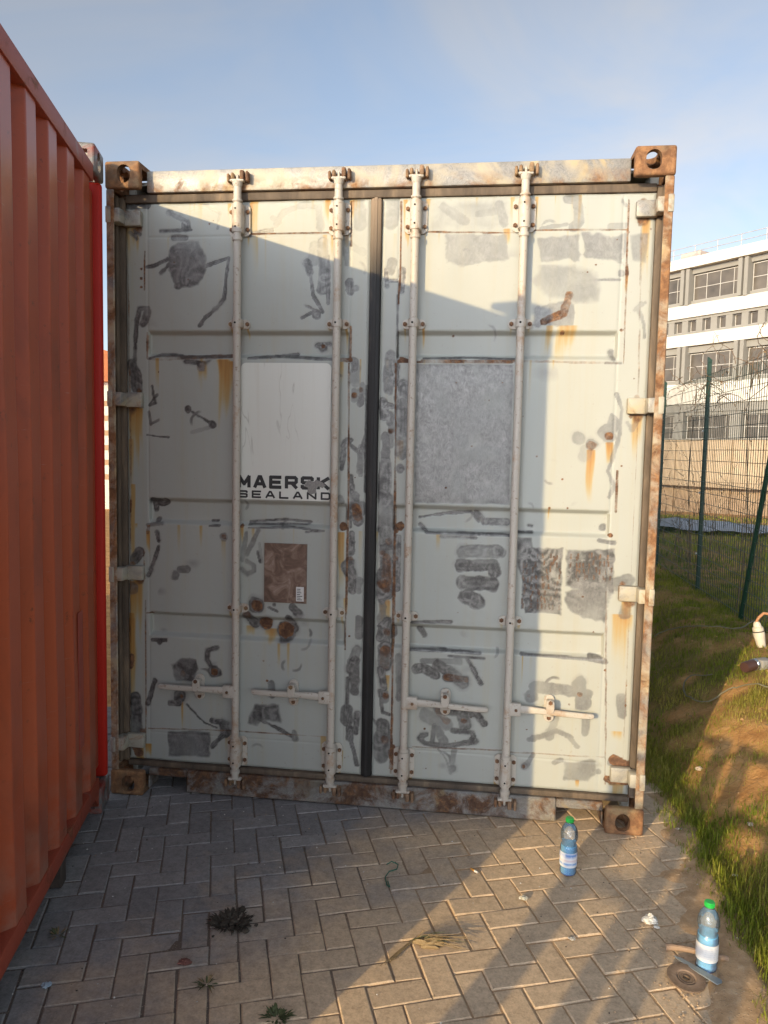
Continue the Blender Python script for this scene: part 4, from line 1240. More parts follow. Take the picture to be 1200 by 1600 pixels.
for s in (0, 1):
    fx = (lambda x: x) if s == 0 else (lambda x: W - x)
    b = MB()
    def rs(a, c, bev=0.006, seg=3):
        b.span((min(fx(a[0]), fx(c[0])), a[1], a[2]), (max(fx(a[0]), fx(c[0])), c[1], c[2]), bev, 0, seg)
    rs((0.003, -0.150, 0.1185), (0.040, -0.004, H - 0.1185), 0.022)
    b.build('corner_post', MAT['red_post'], red)
    b = MB()
    rs((0.0405, -0.110, 0.176), (0.095, -0.040, 2.734), 0.006)
    b.build('post_return', MAT['red'], red)
b = MB(); b.span((0.163, -0.11, 2.735), (W - 0.163, -0.006, 2.806), 0.005, seg=2); b.build('header', MAT['red_rail'], red)
b = MB(); b.span((0.163, -0.11, 0.104), (W - 0.163, -0.008, 0.175), 0.006, seg=2)
b.prism([(0.163, 0.104), (0.23, 0.104), (0.163, 0.04)], -0.10, -0.012, XZ)
b.build('bottom_rail', MAT['red_rail'], red)
for s in (0, 1):
    b = MB(); x0 = 0.004 if s == 0 else W - 0.064
    b.span((x0, -L + 0.18, 2.80), (x0 + 0.06, -0.18, 2.87), 0.004); b.span((x0, -L + 0.18, 0.05), (x0 + 0.05, -0.18, 0.17), 0.004); b.build('side_rail', MAT['red_rail'], red)
    corrugated('side_wall', 0.045 if s == 0 else W - 0.045, 1 if s else -1, -L + 0.1, -0.10, 0.17, 2.80, 0.278, 0.034, MAT['red'], red)
b = MB(); b.span((0.065, -L + 0.05, 2.79), (W - 0.065, -0.112, 2.803)); b.build('roof', MAT['red_rail'], red)
b = MB(); b.span((0.055, -L + 0.05, 0.13), (W - 0.055, -0.112, 0.16))
for k in range(12): b.span((0.056, -0.55 - k * 0.46, 0.045), (W - 0.056, -0.49 - k * 0.46, 0.129))
b.build('floor_frame', MAT['dark_steel'], red)
b = MB(); b.span((0.07, -L + 0.04, 0.17), (W - 0.07, -L + 0.06, 2.79)); b.build('rear_wall', MAT['red'], red)
MAT['block'] = plain('dark_timber', (0.06, 0.045, 0.035), 0.85, 0, 0.3, 14, 0.3)
b = MB(); b.span((-0.030, -0.08, -0.052), (0.030, 0.06, 0.052), 0.006)
blk = b.build('timber_block', MAT['block'])
blk.matrix_world = red.matrix_basis @ Matrix.Translation((0.70, -0.075, 0.052))
tag(blk, 'small dark block wedged under the bottom rail of the red container', 'block')
# one roughly repainted strip with its scratches on a corrugation
b = MB(); b.span((0.405, -0.0125, 0.42), (0.475, -0.0105, 0.98)); o = b.build('painted_patch', plain('patch_red', (0.34, 0.062, 0.038), 0.45, 0, 0.35, 16), red, smooth=False)

# ------------------------------------------------------------------ ground
def spaced(breaks):
    out = []
    for (a, c, st) in breaks:
        out.append(np.arange(a, c, st))
    return np.unique(np.round(np.concatenate(out + [[breaks[-1][1]]]), 4))
gx = spaced([(-260, -30, 20), (-30, -4, 2), (-4, 2.3, 0.35), (2.3, 5.2, 0.045), (5.2, 12, 0.3), (12, 40, 2), (40, 260, 20)])
gy = spaced([(-60, -6, 3), (-6, -2.2, 0.3), (-2.2, 7.5, 0.06), (7.5, 20, 0.35), (20, 60, 2), (60, 420, 24)])
GXX, GYY = np.meshgrid(gx, gy)
GZZ = terrain(GXX, GYY)
idx = np.arange(GXX.size).reshape(GXX.shape)
F = np.c_[idx[:-1, :-1].ravel(), idx[:-1, 1:].ravel(), idx[1:, 1:].ravel(), idx[1:, :-1].ravel()]

BARE = [(1128, 1165, .20), (1160, 1240, .17), (1178, 1150, .14), (1175, 1325, .13), (1112, 1110, .16), (1150, 1080, .12), (1140, 1205, .12), (1060, 1120, .12), (1075, 1060, .10), (1050, 1200, .07), (1185, 1215, .12), (1190, 1000, .16), (1040, 1170, .08)]
BAREP = [(*on_ground(px, py)[:2], r) for px, py, r in BARE]
BAREP = [(x, y, r * 0.85) for x, y, r in BAREP]
def grassiness(x, y):
    g = sstep(0.40, 0.58, fbm(x, y, 2.6, 95) * 0.65 + fbm(x, y, 8, 97) * 0.35)
    g = 0.42 + 0.58 * g
    for (bx, by, r) in BAREP:
        g = g * (1 - 0.93 * np.exp(-(((x - bx) ** 2 + (y - by) ** 2) / r ** 2) ** 1.5))
    edge = x - (2.60 + 0.05 * (vnoise(x * 0, y, 1.3, 31) - 0.5) * 2)
    g = np.maximum(g, np.exp(-((edge - 0.10) / 0.10) ** 2) * sstep(0.35, 0.55, fbm(x, y, 5, 99)))
    g = g * (1 - 0.85 * sstep(11, 15, y))
    return g * sstep(-0.10, 0.03, edge + 0.22 * (fbm(x, y, 5.5, 117) - 0.5))
MAT['soil'] = None
def soil_mat():
    b = NB('soil')
    g = b.attr('grass')
    n = b.noise(7, 7, 0.65, 0.3)
    soil = b.ramp(n, [(0.3, (0.36, 0.170, 0.058)), (0.5, (0.54, 0.285, 0.105)), (0.7, (0.66, 0.395, 0.170))])
    cr = b.voronoi(11, 'DISTANCE_TO_EDGE')
    soil = b.mix(b.ramp(cr, [(0.0, 0.55), (0.035, 0.0)]), soil, (0.24, 0.14, 0.07))
    green = b.mix(b.noise(14, 5, 0.6), (0.10, 0.11, 0.035), (0.19, 0.17, 0.055))
    c = b.mix(b.math('MULTIPLY', g, 0.8), soil, green)
    peb = b.ramp(b.voronoi(60, 'F1'), [(0.10, 1.0), (0.22, 0.0)])
    c = b.mix(b.math('MULTIPLY', peb, 0.35), c, (0.38, 0.30, 0.22))
    b.bsdf(c, 0.95, 0, b.bump(b.math('ADD', n, b.math('MULTIPLY', b.noise(60, 5, 0.7), 0.5)), 0.8, 0.02), 0.2)
    return b.m
MAT['soil'] = soil_mat()
ground = link('ground', np_mesh('ground', np.c_[GXX.ravel(), GYY.ravel(), GZZ.ravel()], [F], [MAT['soil']], {'grass': grassiness(GXX, GYY).ravel()}, smooth=True))
tag(ground, kind='structure')

# herringbone brick paving
S_, TH = 0.0945, rad(19.75)
OU, OV = 0.95, 0.30
uu = np.array([math.cos(TH), math.sin(TH)]); vv = np.array([-math.sin(TH), math.cos(TH)])
pv_v = []; pv_f = []; pv_c = []; pv_d = []
JN = 0.0034; CH = 0.0042
def paver(cu, cv, lu, lv):
    cx, cy = (cu + OU) * S_ * uu + (cv + OV) * S_ * vv
    if not (-2.6 < cx < 2.66 and -6.5 < cy < 1.1): return
    edge = 2.60 + 0.05 * (float(vnoise(0, cy, 1.3, 31)) - 0.5) * 2
    if cx > edge - 0.03 + 0.04 * math.sin(cy * 5.1): return
    hu = lu * S_ / 2 - JN / 2 + RNG.uniform(-.0016, .0010); hv = lv * S_ / 2 - JN / 2 + RNG.uniform(-.0016, .0010)
    dz = RNG.normal(0, 0.0014); ta, tb = RNG.normal(0, 0.009, 2)
    rz = RNG.normal(0, 0.009)
    o = len(pv_v)
    for (k, z) in ((1.0, -0.03), (1.0, -CH * 0.9), (0, 0.0)):
        for (a, c) in ((-1, -1), (1, -1), (1, 1), (-1, 1)):
            u = a * (hu - (0 if k else CH)); v = c * (hv - (0 if k else CH))
            u2 = u - rz * v; v2 = v + rz * u
            p = np.array([cx, cy]) + u2 * uu + v2 * vv
            pv_v.append((p[0], p[1], z + dz + u * ta + v * tb if z > -0.02 else z))
    for l in (0, 4):
        for k in range(4):
            pv_f.append((o + l + k, o + l + (k + 1) % 4, o + l + 4 + (k + 1) % 4, o + l + 4 + k))
    pv_f.append((o + 8, o + 9, o + 10, o + 11))
    t = RNG.uniform(0, 1)
    pv_c.extend([t] * 12)
for i in range(-60, 61):
    for j in range(-90, 60):
        if (i + j) % 4 == 0: paver(i + 1, j + 0.5, 2, 1)
        if (i + j - 1) % 4 == 2: paver(i + 0.5, j, 1, 2)
def paver_mat():
    b = NB('concrete_paver')
    t = b.attr('tone')
    sx = b.sep()
    n = b.noise(6, 6, 0.65)
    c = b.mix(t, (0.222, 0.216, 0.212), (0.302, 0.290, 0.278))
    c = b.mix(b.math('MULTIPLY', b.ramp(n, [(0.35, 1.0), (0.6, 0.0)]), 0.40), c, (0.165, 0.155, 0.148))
    # sand trodden over the stones, thicker towards the right bank; part of its paleness is painted sunlight
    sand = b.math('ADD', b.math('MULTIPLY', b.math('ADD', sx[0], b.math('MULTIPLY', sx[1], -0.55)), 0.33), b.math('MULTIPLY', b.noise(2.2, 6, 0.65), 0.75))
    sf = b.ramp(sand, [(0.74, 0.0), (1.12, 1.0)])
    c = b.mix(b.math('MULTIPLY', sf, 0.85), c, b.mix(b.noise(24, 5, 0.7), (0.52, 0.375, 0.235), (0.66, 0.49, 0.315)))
    gr = b.math('ADD', b.math('MULTIPLY', b.noise(38, 5, 0.75), 0.6), b.math('MULTIPLY', b.noise(120, 3, 0.7), 0.4))
    c = b.mix(1.0, c, b.ramp(gr, [(0.34, (0.70, 0.69, 0.68)), (0.50, (1.0, 1.0, 1.0)), (0.66, (1.26, 1.25, 1.23))]), 'MULTIPLY')
    wet = b.ramp(b.noise(2.6, 6, 0.7, 1.0), [(0.52, 0.0), (0.64, 1.0)])
    c = b.mix(b.math('MULTIPLY', wet, 0.14), c, (0.11, 0.10, 0.092))
    sp = b.ramp(b.noise(150, 3, 0.6), [(0.62, 0.0), (0.70, 1.0)])
    c = b.mix(b.math('MULTIPLY', sp, 0.4), c, (0.42, 0.38, 0.33))
    sd = b.ramp(b.noise(31, 5, 0.7, 0.6), [(0.68, 0.0), (0.74, 1.0)])
    c = b.mix(b.math('MULTIPLY', sd, 0.55), c, (0.08, 0.065, 0.052))
    b.bsdf(c, 0.9, 0, b.bump(b.math('ADD', b.noise(170, 4, 0.7), b.math('MULTIPLY', n, 1.2)), 0.35, 0.003), 0.25)
    return b.m
MAT['paver'] = paver_mat()
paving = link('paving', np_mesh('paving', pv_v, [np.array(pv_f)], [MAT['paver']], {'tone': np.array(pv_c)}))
tag(paving, kind='structure')

# bedding sand in the joints, heaped over the stones by the bank
sx_ = np.arange(-2.6, 2.75, 0.016); sy_ = np.arange(-4.6, 0.9, 0.016)
SX, SY = np.meshgrid(sx_, sy_)
heap = sstep(0.50, 0.70, 0.55 * fbm(SX, SY, 3.2, 101) + 0.45 * sstep(1.95, 2.72, SX - 0.42 * (SY + 0.9) * 0.6) + 0.08)
heap = heap * sstep(1.5, 2.2, SX)
SZ = -0.0038 + 0.0035 * (fbm(SX, SY, 14, 105) - 0.5) + heap * 0.0155 + heap * 0.006 * (fbm(SX, SY, 24, 109) - 0.5)
SZ += -0.05 * sstep(2.62, 2.72, SX + 0.08 * (fbm(SX, SY, 4, 115) - 0.5) * 2)
idx = np.arange(SX.size).reshape(SX.shape)
F = np.c_[idx[:-1, :-1].ravel(), idx[:-1, 1:].ravel(), idx[1:, 1:].ravel(), idx[1:, :-1].ravel()]
def sand_mat():
    b = NB('joint_sand')
    sx = b.sep()
    n = b.noise(26, 6, 0.7)
    c = b.ramp(n, [(0.3, (0.34, 0.215, 0.115)), (0.55, (0.47, 0.31, 0.175)), (0.75, (0.60, 0.43, 0.27))])
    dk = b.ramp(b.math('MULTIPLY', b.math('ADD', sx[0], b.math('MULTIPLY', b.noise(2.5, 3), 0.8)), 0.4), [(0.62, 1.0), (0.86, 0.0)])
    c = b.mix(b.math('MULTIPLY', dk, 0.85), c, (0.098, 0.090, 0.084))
    pb = b.ramp(b.voronoi(110, 'F1'), [(0.16, 1.0), (0.30, 0.0)])
    c = b.mix(b.math('MULTIPLY', pb, 0.5), c, (0.44, 0.35, 0.26))
    b.bsdf(c, 0.95, 0, b.bump(b.math('ADD', n, b.math('MULTIPLY', pb, 0.6)), 0.8, 0.004), 0.2)
    return b.m
MAT['sand'] = sand_mat()
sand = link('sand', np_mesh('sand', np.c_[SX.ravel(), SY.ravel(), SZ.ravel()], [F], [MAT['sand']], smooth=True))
tag(sand, kind='structure')

# ------------------------------------------------------------------ grass
def blades(n, x0, x1, y0, y1, hmin, hmax, wd, seed, dens=1.0):
    r = np.random.default_rng(seed)
    x = r.uniform(x0, x1, n * 3); y = r.uniform(y0, y1, n * 3)
    clump = fbm(x, y, 7, 121)
    keep = r.random(n * 3) < grassiness(x, y) * (0.35 + 1.1 * clump) * dens
    keep &= ~((x < 2.47) & (y > -0.02))
    x = x[keep][:n]; y = y[keep][:n]
    m = len(x)
    z = np.maximum(terrain(x, y), np.where(x < 2.7, 0.0, -9))
    gz = grassiness(x, y)
    h = r.uniform(hmin, hmax, m) * (0.55 + 0.6 * fbm(x, y, 5, 131)) * (0.5 + 0.5 * gz)
    az = r.uniform(0, 2 * np.pi, m); lean = r.uniform(0.15, 0.95, m) * h
    w = wd * r.uniform(0.7, 1.3, m)
    dx, dy = np.cos(az), np.sin(az)
    px, py = -dy * w / 2, dx * w / 2
    V = np.zeros((m, 5, 3))
    V[:, 0] = np.c_[x - px, y - py, z - 0.006]; V[:, 1] = np.c_[x + px, y + py, z - 0.006]
    mx = x + dx * lean * 0.35; my = y + dy * lean * 0.35; mz = z + h * 0.62
    V[:, 2] = np.c_[mx + px * .8, my + py * .8, mz]; V[:, 3] = np.c_[mx - px * .8, my - py * .8, mz]
    V[:, 4] = np.c_[x + dx * lean, y + dy * lean, z + h * 0.95]
    t = np.repeat(r.random(m), 5)
    dry = np.repeat(np.clip(fbm(x, y, 3.3, 141) * 1.5 - 0.52 + r.normal(0, .18, m), 0, 1), 5)
    return V.reshape(-1, 3), m, t, dry
sets = [blades(2200, 2.52, 3.0, -1.8, 1.0, .05, .095, .0032, 6), blades(60000, 2.55, 4.0, -1.9, 1.2, .018, .052, .0028, 1), blades(42000, 2.5, 5.0, 1.2, 5.5, .018, .055, .0036, 2), blades(16000, 2.6, 9.0, 5.5, 14, .05, .12, .010, 3), blades(9000, 3.0, 16, 14, 30, .08, .2, .03, 4)]
Vs = []; f4 = []; f3 = []; tt = []; dd = []; off = 0
for V, m, t, d in sets:
    k = np.arange(m) * 5 + off
    f4.append(np.c_[k, k + 1, k + 2, k + 3]); f3.append(np.c_[k + 3, k + 2, k + 4])
    Vs.append(V); tt.append(t); dd.append(d); off += m * 5
def grass_mat():
    b = NB('grass_blades')
    t, d = b.attr('tone'), b.attr('dry')
    g = b.mix(t, (0.085, 0.128, 0.012), (0.250, 0.285, 0.024))
    c = b.mix(d, g, b.mix(t, (0.38, 0.30, 0.06), (0.55, 0.43, 0.13)))
    n1 = b.t.nodes.new('ShaderNodeBsdfPrincipled'); b.set(n1.inputs['Base Color'], c); n1.inputs['Roughness'].default_value = 0.65; n1.inputs['Specular IOR Level'].default_value = 0.25
    n2 = b.t.nodes.new('ShaderNodeBsdfTranslucent'); b.set(n2.inputs['Color'], b.mix(1.0, c, (1.0, 1.0, 0.55), 'MULTIPLY'))
    mx = b.t.nodes.new('ShaderNodeMixShader'); mx.inputs[0].default_value = 0.35
    b.t.links.new(n1.outputs[0], mx.inputs[1]); b.t.links.new(n2.outputs[0], mx.inputs[2]); b.t.links.new(mx.outputs[0], b.out.inputs[0])
    return b.m
MAT['grass'] = grass_mat()
grass = link('grass', np_mesh('grass', np.concatenate(Vs), [np.concatenate(f4), np.concatenate(f3)], [MAT['grass']], {'tone': np.concatenate(tt), 'dry': np.concatenate(dd)}))
tag(grass, 'short patchy grass growing on the soil bank beside the paving', 'grass', kind='stuff')

# ------------------------------------------------------------------ wire fence
MAT['fence'] = plain('green_fence_paint', (0.006, 0.036, 0.020), 0.45, 0, 0.2, 6)
MAT['wire'] = plain('fence_wire', (0.020, 0.045, 0.032), 0.5, 0, 0.2, 6)
fence = empty('wire_mesh_fence', (3.86, 4.41, 0.3))
tag(fence, 'dark green wire mesh fence on slim posts along the grass bank', 'fence')
FX = 3.86
def rel(p): return (p[0] - 3.86, p[1] - 4.41, p[2] - 0.3)
POSTS = (-1.2, 0.6, 2.42, 4.41, 6.14, 7.9, 9.7, 11.5)
for py in POSTS:
    b = MB(); z0 = float(terrain(FX, py)) - 0.1
    top = 2.56 if abs(py - 4.41) < .1 else 2.50
    b.box(rel((FX, py, (z0 + top) / 2)), (0.036, 0.036, top - z0), 0.004)
    b.prism([(-0.018, 0), (0.018, 0), (0.018, 0.02), (-0.018, 0.05)], -0.0179, 0.0179, Matrix.Translation(rel((FX, py, top))) @ XZ)
    for zz in (0.7, 1.3, 1.9):
        b.cyl(rel((FX - 0.0182, py, zz)), rel((FX - 0.036, py, zz)), 0.010, 8, mi=1)
    b.build('post', [MAT['fence'], plain('galvanised_clip', (0.5, 0.5, 0.48), 0.4, 0.4)], fence)
b = MB(); b.cyl(rel((FX - 0.03, 3.10, float(terrain(FX, 3.1)) - 0.05)), rel((FX - 0.03, 2.47, 2.25)), 0.019, 10); b.build('brace', MAT['fence'], fence)
V = []; Fq = []
def wire(a, c, r):
    a = np.array(a); c = np.array(c); o = len(V)
    d = (c - a) / np.linalg.norm(c - a)
    s = np.cross(d, [1, 0, 0]); s /= np.linalg.norm(s); w = np.cross(d, s)
    for p in (a, c):
        for k in range(4):
            V.append(p + r * (math.cos(k * math.pi / 2) * s + math.sin(k * math.pi / 2) * w))
    for k in range(4): Fq.append((o + k, o + (k + 1) % 4, o + 4 + (k + 1) % 4, o + 4 + k))
yy = -1.2
while yy < 11.5:
    wire(rel((FX - 0.031, yy, float(terrain(FX, yy)) - 0.02)), rel((FX - 0.031, yy, 2.42 + 0.02 * math.sin(yy * 1.7))), 0.0026); yy += 0.052
for k in range(21):
    zz = 0.38 + k * 0.102
    for (y0, y1) in zip(POSTS, POSTS[1:]): wire(rel((FX - 0.0345, y0, zz)), rel((FX - 0.0345, y1, zz + 0.01)), 0.0024)
link('wire_mesh', np_mesh('wire_mesh', V, [np.array(Fq)], [MAT['wire']]), fence)

# bare creeper on the top of the fence and dry stalks behind it
MAT['twig'] = plain('dry_twig', (0.16, 0.105, 0.065), 0.85, 0, 0.3, 20)
MAT['dryleaf'] = plain('dry_leaf', (0.22, 0.14, 0.07), 0.8, 0, 0.4, 20)
def creeper(root, seed, n, spread, droop, mats):
    r = random.Random(seed); b = MB(); lv = MB()
    for k in range(n):
        p = Vector((r.uniform(-.06, .06), r.uniform(-spread, spread), r.uniform(-.25, .12)))
        d = Vector((r.uniform(-.5, .5), r.uniform(-1, 1), r.uniform(-.3, .9))).normalized()
        pts = [p.copy()]
        for s in range(r.randint(5, 9)):
            d = (d + Vector((r.uniform(-.5, .5), r.uniform(-.5, .5), r.uniform(-.5, .45) - droop))).normalized()
            p = p + d * r.uniform(.05, .11)
            p.x = max(-.18, min(.22, p.x)); pts.append(p.copy())
            if r.random() < .25:
                a = Vector((r.uniform(-1, 1), r.uniform(-1, 1), r.uniform(-1, .2))).normalized() * r.uniform(.012, .022); c = a.orthogonal().normalized() * a.length * .5
                t = bmesh.new(); t.faces.new([t.verts.new(p + q) for q in (Vector(), a * .5 + c, a, a * .5 - c)]); b._merge(t, Matrix.Identity(4), 1)
        b.tube(pts, r.uniform(.0022, .0045), 5, 0, .4)
    return b
cr = creeper(None, 5, 46, 1.55, .12, None)
# two stems climb from the ground
for (y0, ph) in ((-0.75, 0), (0.9, 1.4), (-1.35, 2.2)):
    zb = float(terrain(3.9, 4.1 + y0))
    cr.tube([(0.03 * math.sin(z * 3 + ph), y0 + 0.06 * math.sin(z * 2.2 + ph), z) for z in np.linspace(zb - 2.42, 0.05, 16)], .006, 6, 0, .6)
vine = cr.build('bare_creeper', [MAT['twig'], MAT['dryleaf']]); vine.location = (3.90, 4.1, 2.42)
tag(vine, 'bare leafless creeper tangled over the top of the wire fence', 'creeper')
def stalks(seed, n, rx, ry, hh):
    r = random.Random(seed); b = MB()
    for k in range(n):
        p = Vector((r.gauss(0, rx), r.gauss(0, ry), 0)); h = r.uniform(.4, 1) * hh
        q = [p + Vector((r.uniform(-.05, .05) * s, r.uniform(-.05, .05) * s, h * s / 4)) for s in range(5)]
        q[0].z -= .06
        b.tube(q, .004, 4, 0, .4)
        for s in range(6):
            a = q[r.randint(1, 4)]; e = a + Vector((r.uniform(-.12, .12), r.uniform(-.12, .12), r.uniform(.02, .16)))
            b.tube([a, e], .0022, 4, 0, .4)
    return b
for (x, y, sd, n, hh, lb) in ((4.35, 6.6, 3, 22, 1.5, 'tall clump of dry stalks behind the fence near the container corner'), (4.9, 5.6, 4, 16, 1.1, 'shorter clump of dry stalks behind the middle fence post')):
    o = stalks(sd, n, .22, .35, hh).build('dry_weeds', MAT['twig']); o.location = (x, y, float(terrain(x, y))); tag(o, lb, 'weeds', 'dry weeds behind the fence')

# ------------------------------------------------------------------ white office building far behind the fence
KB = 1.6
az = rad(-40)
rb = ray(1100, 700); P0 = CAM[:2] + rb[:2] / np.hypot(*rb[:2]) * 36 * KB
fd = np.array([math.sin(az), math.cos(az)])                 # runs away to the left
bld = empty('office_building', (P0[0], P0[1], 0), math.atan2(-fd[1], -fd[0]))
tag(bld, 'white and grey three storey building with ribbon windows beyond the fence', 'building')
# local x = along the facade towards the right, local y = into the building (facade normal is -y)
def bz(z): return 1.6433 + (z - 1.6433) * KB
def bs(s): return s * KB
MAT['bw'] = plain('white_render', (0.56, 0.535, 0.475), 0.8, 0, 0.08, 0.6)
MAT['bg'] = plain('grey_concrete', (0.23, 0.22, 0.195), 0.85, 0, 0.14, 0.8)
MAT['bbeige'] = None
def beige():
    b = NB('stained_beige_render')
    c = b.mix(b.noise(0.5, 5, 0.6), (0.36, 0.28, 0.19), (0.48, 0.39, 0.275))
    st = b.noise(1.0, 4, 0.6, 0, b.mapping((1.8, 1, 0.25)))
    c = b.mix(b.math('MULTIPLY', b.ramp(st, [(0.5, 0.0), (0.75, 1.0)]), 0.6), c, (0.24, 0.17, 0.11))
    low = b.ramp(b.math('MULTIPLY', b.math('ADD', b.sep()[2], 3.0), 0.2), [(0.30, 1.0), (0.70, 0.0)])
    c = b.mix(b.math('MULTIPLY', b.math('MULTIPLY', low, b.noise(0.9, 5, 0.7)), 1.2, True), c, (0.20, 0.13, 0.085))
    b.bsdf(c, 0.9, 0, None, 0.2)
    return b.m
MAT['bbeige'] = beige()
def glassy():
    b = NB('dusty_window_glass')
    n = b.noise(0.9, 3)
    c = b.mix(n, (0.020, 0.018, 0.016), (0.17, 0.145, 0.115))
    b.bsdf(c, 0.22, 0, None, 0.4)
    return b.m
MAT['glass'] = glassy()
MAT['frame'] = plain('pale_window_frame', (0.42, 0.40, 0.36), 0.6, 0, 0.05, 2)
s0, s1 = -26.0, 9.0
D = 12.0
b = MB()
def bb(sa, sb, za, zb, ya, yb, mi=0, bev=0.0):
    b.span((bs(sa), ya, bz(za)), (bs(sb), yb, bz(zb)), bev, mi)
bb(s0, s1, -1.6, 10.0, 0.60, D, 1)                          # core
bb(s0 - .1, s1 + .1, 10.02, 10.46, -0.25, D + .2, 0)            # roof edge
bb(s0, s1, 7.86, 8.42, -0.02, 0.58, 0)
bb(s0, s1, 6.60, 7.12, -0.02, 0.58, 0)
bb(s0, s1, 4.02, 4.92, -0.02, 0.58, 0)
wall_ = b.build('wall', [MAT['bw'], MAT['bg']], bld, smooth=False)
b = MB(); bb(s0, s1, 3.66, 4.00, 0.10, 0.58, 0); bb(s0, s1, 7.14, 7.22, 0.12, 0.58); bb(s0, s1, 7.74, 7.84, 0.12, 0.58)
bb(s0, s1, 6.30, 6.58, 0.26, 0.58); bb(s0, s1, 9.78, 10.0, 0.26, 0.58)
bb(s0, s1, 8.44, 8.60, 0.26, 0.58); bb(s0, s1, 4.94, 5.10, 0.26, 0.58)
pitch = 2.77
k0 = -9
for k in range(k0, 4):
    c = 1.40 + k * pitch
    for (za, zb) in ((8.44, 10.0), (4.94, 6.58)):           # twin fins
        bb(c - .23, c - .05, za, zb, -0.10, 0.58, 0); bb(c + .05, c + .22, za - (.04), zb, -0.10, 0.58, 0)
    bb(c - .24, c + .24, 2.44, 3.64, 0.0, 0.58, 0)
b.build('concrete_fins', [MAT['bg']], bld, smooth=False)
wn_count = 0
def window_unit(sa, sb, za, zb, y, cols, rows):
    f = MB(); t = 0.05
    x0, x1, z0, z1 = bs(sa), bs(sb), bz(za), bz(zb)
    f.span((x0, y, z0), (x1, y + .06, z0 + t)); f.span((x0, y, z1 - t), (x1, y + .06, z1))
    f.span((x0, y, z0 + t), (x0 + t, y + .06, z1 - t)); f.span((x1 - t, y, z0 + t), (x1, y + .06, z1 - t))
    if cols > 1:
        for c in cols_x(cols, x0, x1): f.span((c - .02, y + .002, z0 + t), (c + .02, y + .058, z1 - t))
    for r_ in range(1, rows):
        zz = z0 + (z1 - z0) * r_ / rows; f.span((x0 + t, y + .004, zz - .02), (x1 - t, y + .056, zz + .02))
    fo = f.build('window', MAT['frame'], bld, smooth=False)
    g = MB(); g.span((x0 + .01, y + .025, z0 + .01), (x1 - .01, y + .035, z1 - .01)); g.build('pane', MAT['glass'], fo, smooth=False)
def cols_x(n, x0, x1):
    return [x0 + (x1 - x0) * f for f in (0.30, 0.61, 0.91)]
for k in range(-3, 3):
    c = 1.40 + k * pitch
    for (za, zb) in ((8.60, 9.78), (5.10, 6.30)):
        window_unit(c + .26, c + pitch - .40, za, zb - .04, 0.42, 4, 2)
    window_unit(c + .28, c + pitch - .40, 2.46, 3.50, 0.38, 4, 2)
    b = MB(); bb(c + .26, c + pitch - .26, 3.505, 3.655, 0.2, 0.58, 0)
    b.build('lintel', [MAT['bg']], bld, smooth=False)
for k in range(-10, 11):
    c = -0.46 + k * 0.715
    window_unit(c, c + .37, 7.24, 7.74, 0.42, 1, 1)
    b = MB(); bb(c + .39, c + .695, 7.222, 7.738, 0.14, 0.58, 0); b.build('pier', [MAT['bg']], bld, smooth=False)
# stained ground-floor wall standing proud of the front
b = MB(); bb(s0, s1, -1.8, 2.40, -0.9, 0.58, 0)
bb(s0, s1, 0.40, 0.62, -1.9, -0.905, 0)
for k in range(-9, 6): bb(k * 1.35 + .2, k * 1.35 + .38, -1.8, 2.38, -1.05, -0.905, 0)
b.build('plinth_wall', [MAT['bbeige']], bld, smooth=False)
b = MB(); bb(s0, s1, 2.41, 2.455, -1.0, 0.20, 0); b.build('ledge', [MAT['bg']], bld, smooth=False)
# roof railing and a plant box on the roof
b = MB()
for k in range(-16, 7): b.cyl((bs(k * 1.1), 0.3, bz(10.46)), (bs(k * 1.1), 0.3, bz(11.05)), 0.03, 6)
for z in (10.78, 11.04): b.cyl((bs(s0), 0.3, bz(z)), (bs(s1), 0.3, bz(z)), 0.028, 6)
b.build('roof_railing', plain('railing_grey', (0.35, 0.34, 0.33), 0.5), bld)
b = MB(); bb(-2.05, -1.05, 10.46, 10.88, 0.8, 2.4, 0, .02); b.build('roof_box', plain('roof_box_pink', (0.52, 0.42, 0.36), 0.8), bld, smooth=False)

# low wall, kerb and tarp in front of the building
tx, ty, tz = on_ground(1085, 826)
MAT['tarp'] = plain('blue_grey_tarp', (0.30, 0.31, 0.335), 0.6, 0, 0.3, 3)
def tarp():
    xs = np.linspace(-1, 1, 26); ys = np.linspace(-1, 1, 12)
    X, Y = np.meshgrid(xs, ys)
    fold = fbm(X * 2, Y * 2, 1.5, 171)
    Lx, Ly = 1.7, 1.0
    A = X * Lx * (1 + .1 * (vnoise(Y, Y * 0, 3, 172) - .5)); B_ = Y * Ly * (1 + .4 * (vnoise(X, X * 0, 3, 173) - .5))
    Zt = 0.04 + 0.12 * fold
    wx, wy = tx + A, ty + B_
    Zw = terrain(wx, wy) + Zt
    idx = np.arange(X.size).reshape(X.shape)
    F = np.c_[idx[:-1, :-1].ravel(), idx[:-1, 1:].ravel(), idx[1:, 1:].ravel(), idx[1:, :-1].ravel()]
    o = link('tarp', np_mesh('tarp', np.c_[wx.ravel(), wy.ravel(), Zw.ravel()], [F], [MAT['tarp']], smooth=True))
    tag(o, 'crumpled blue grey tarp lying on the grass beyond the fence', 'tarp')
tarp()

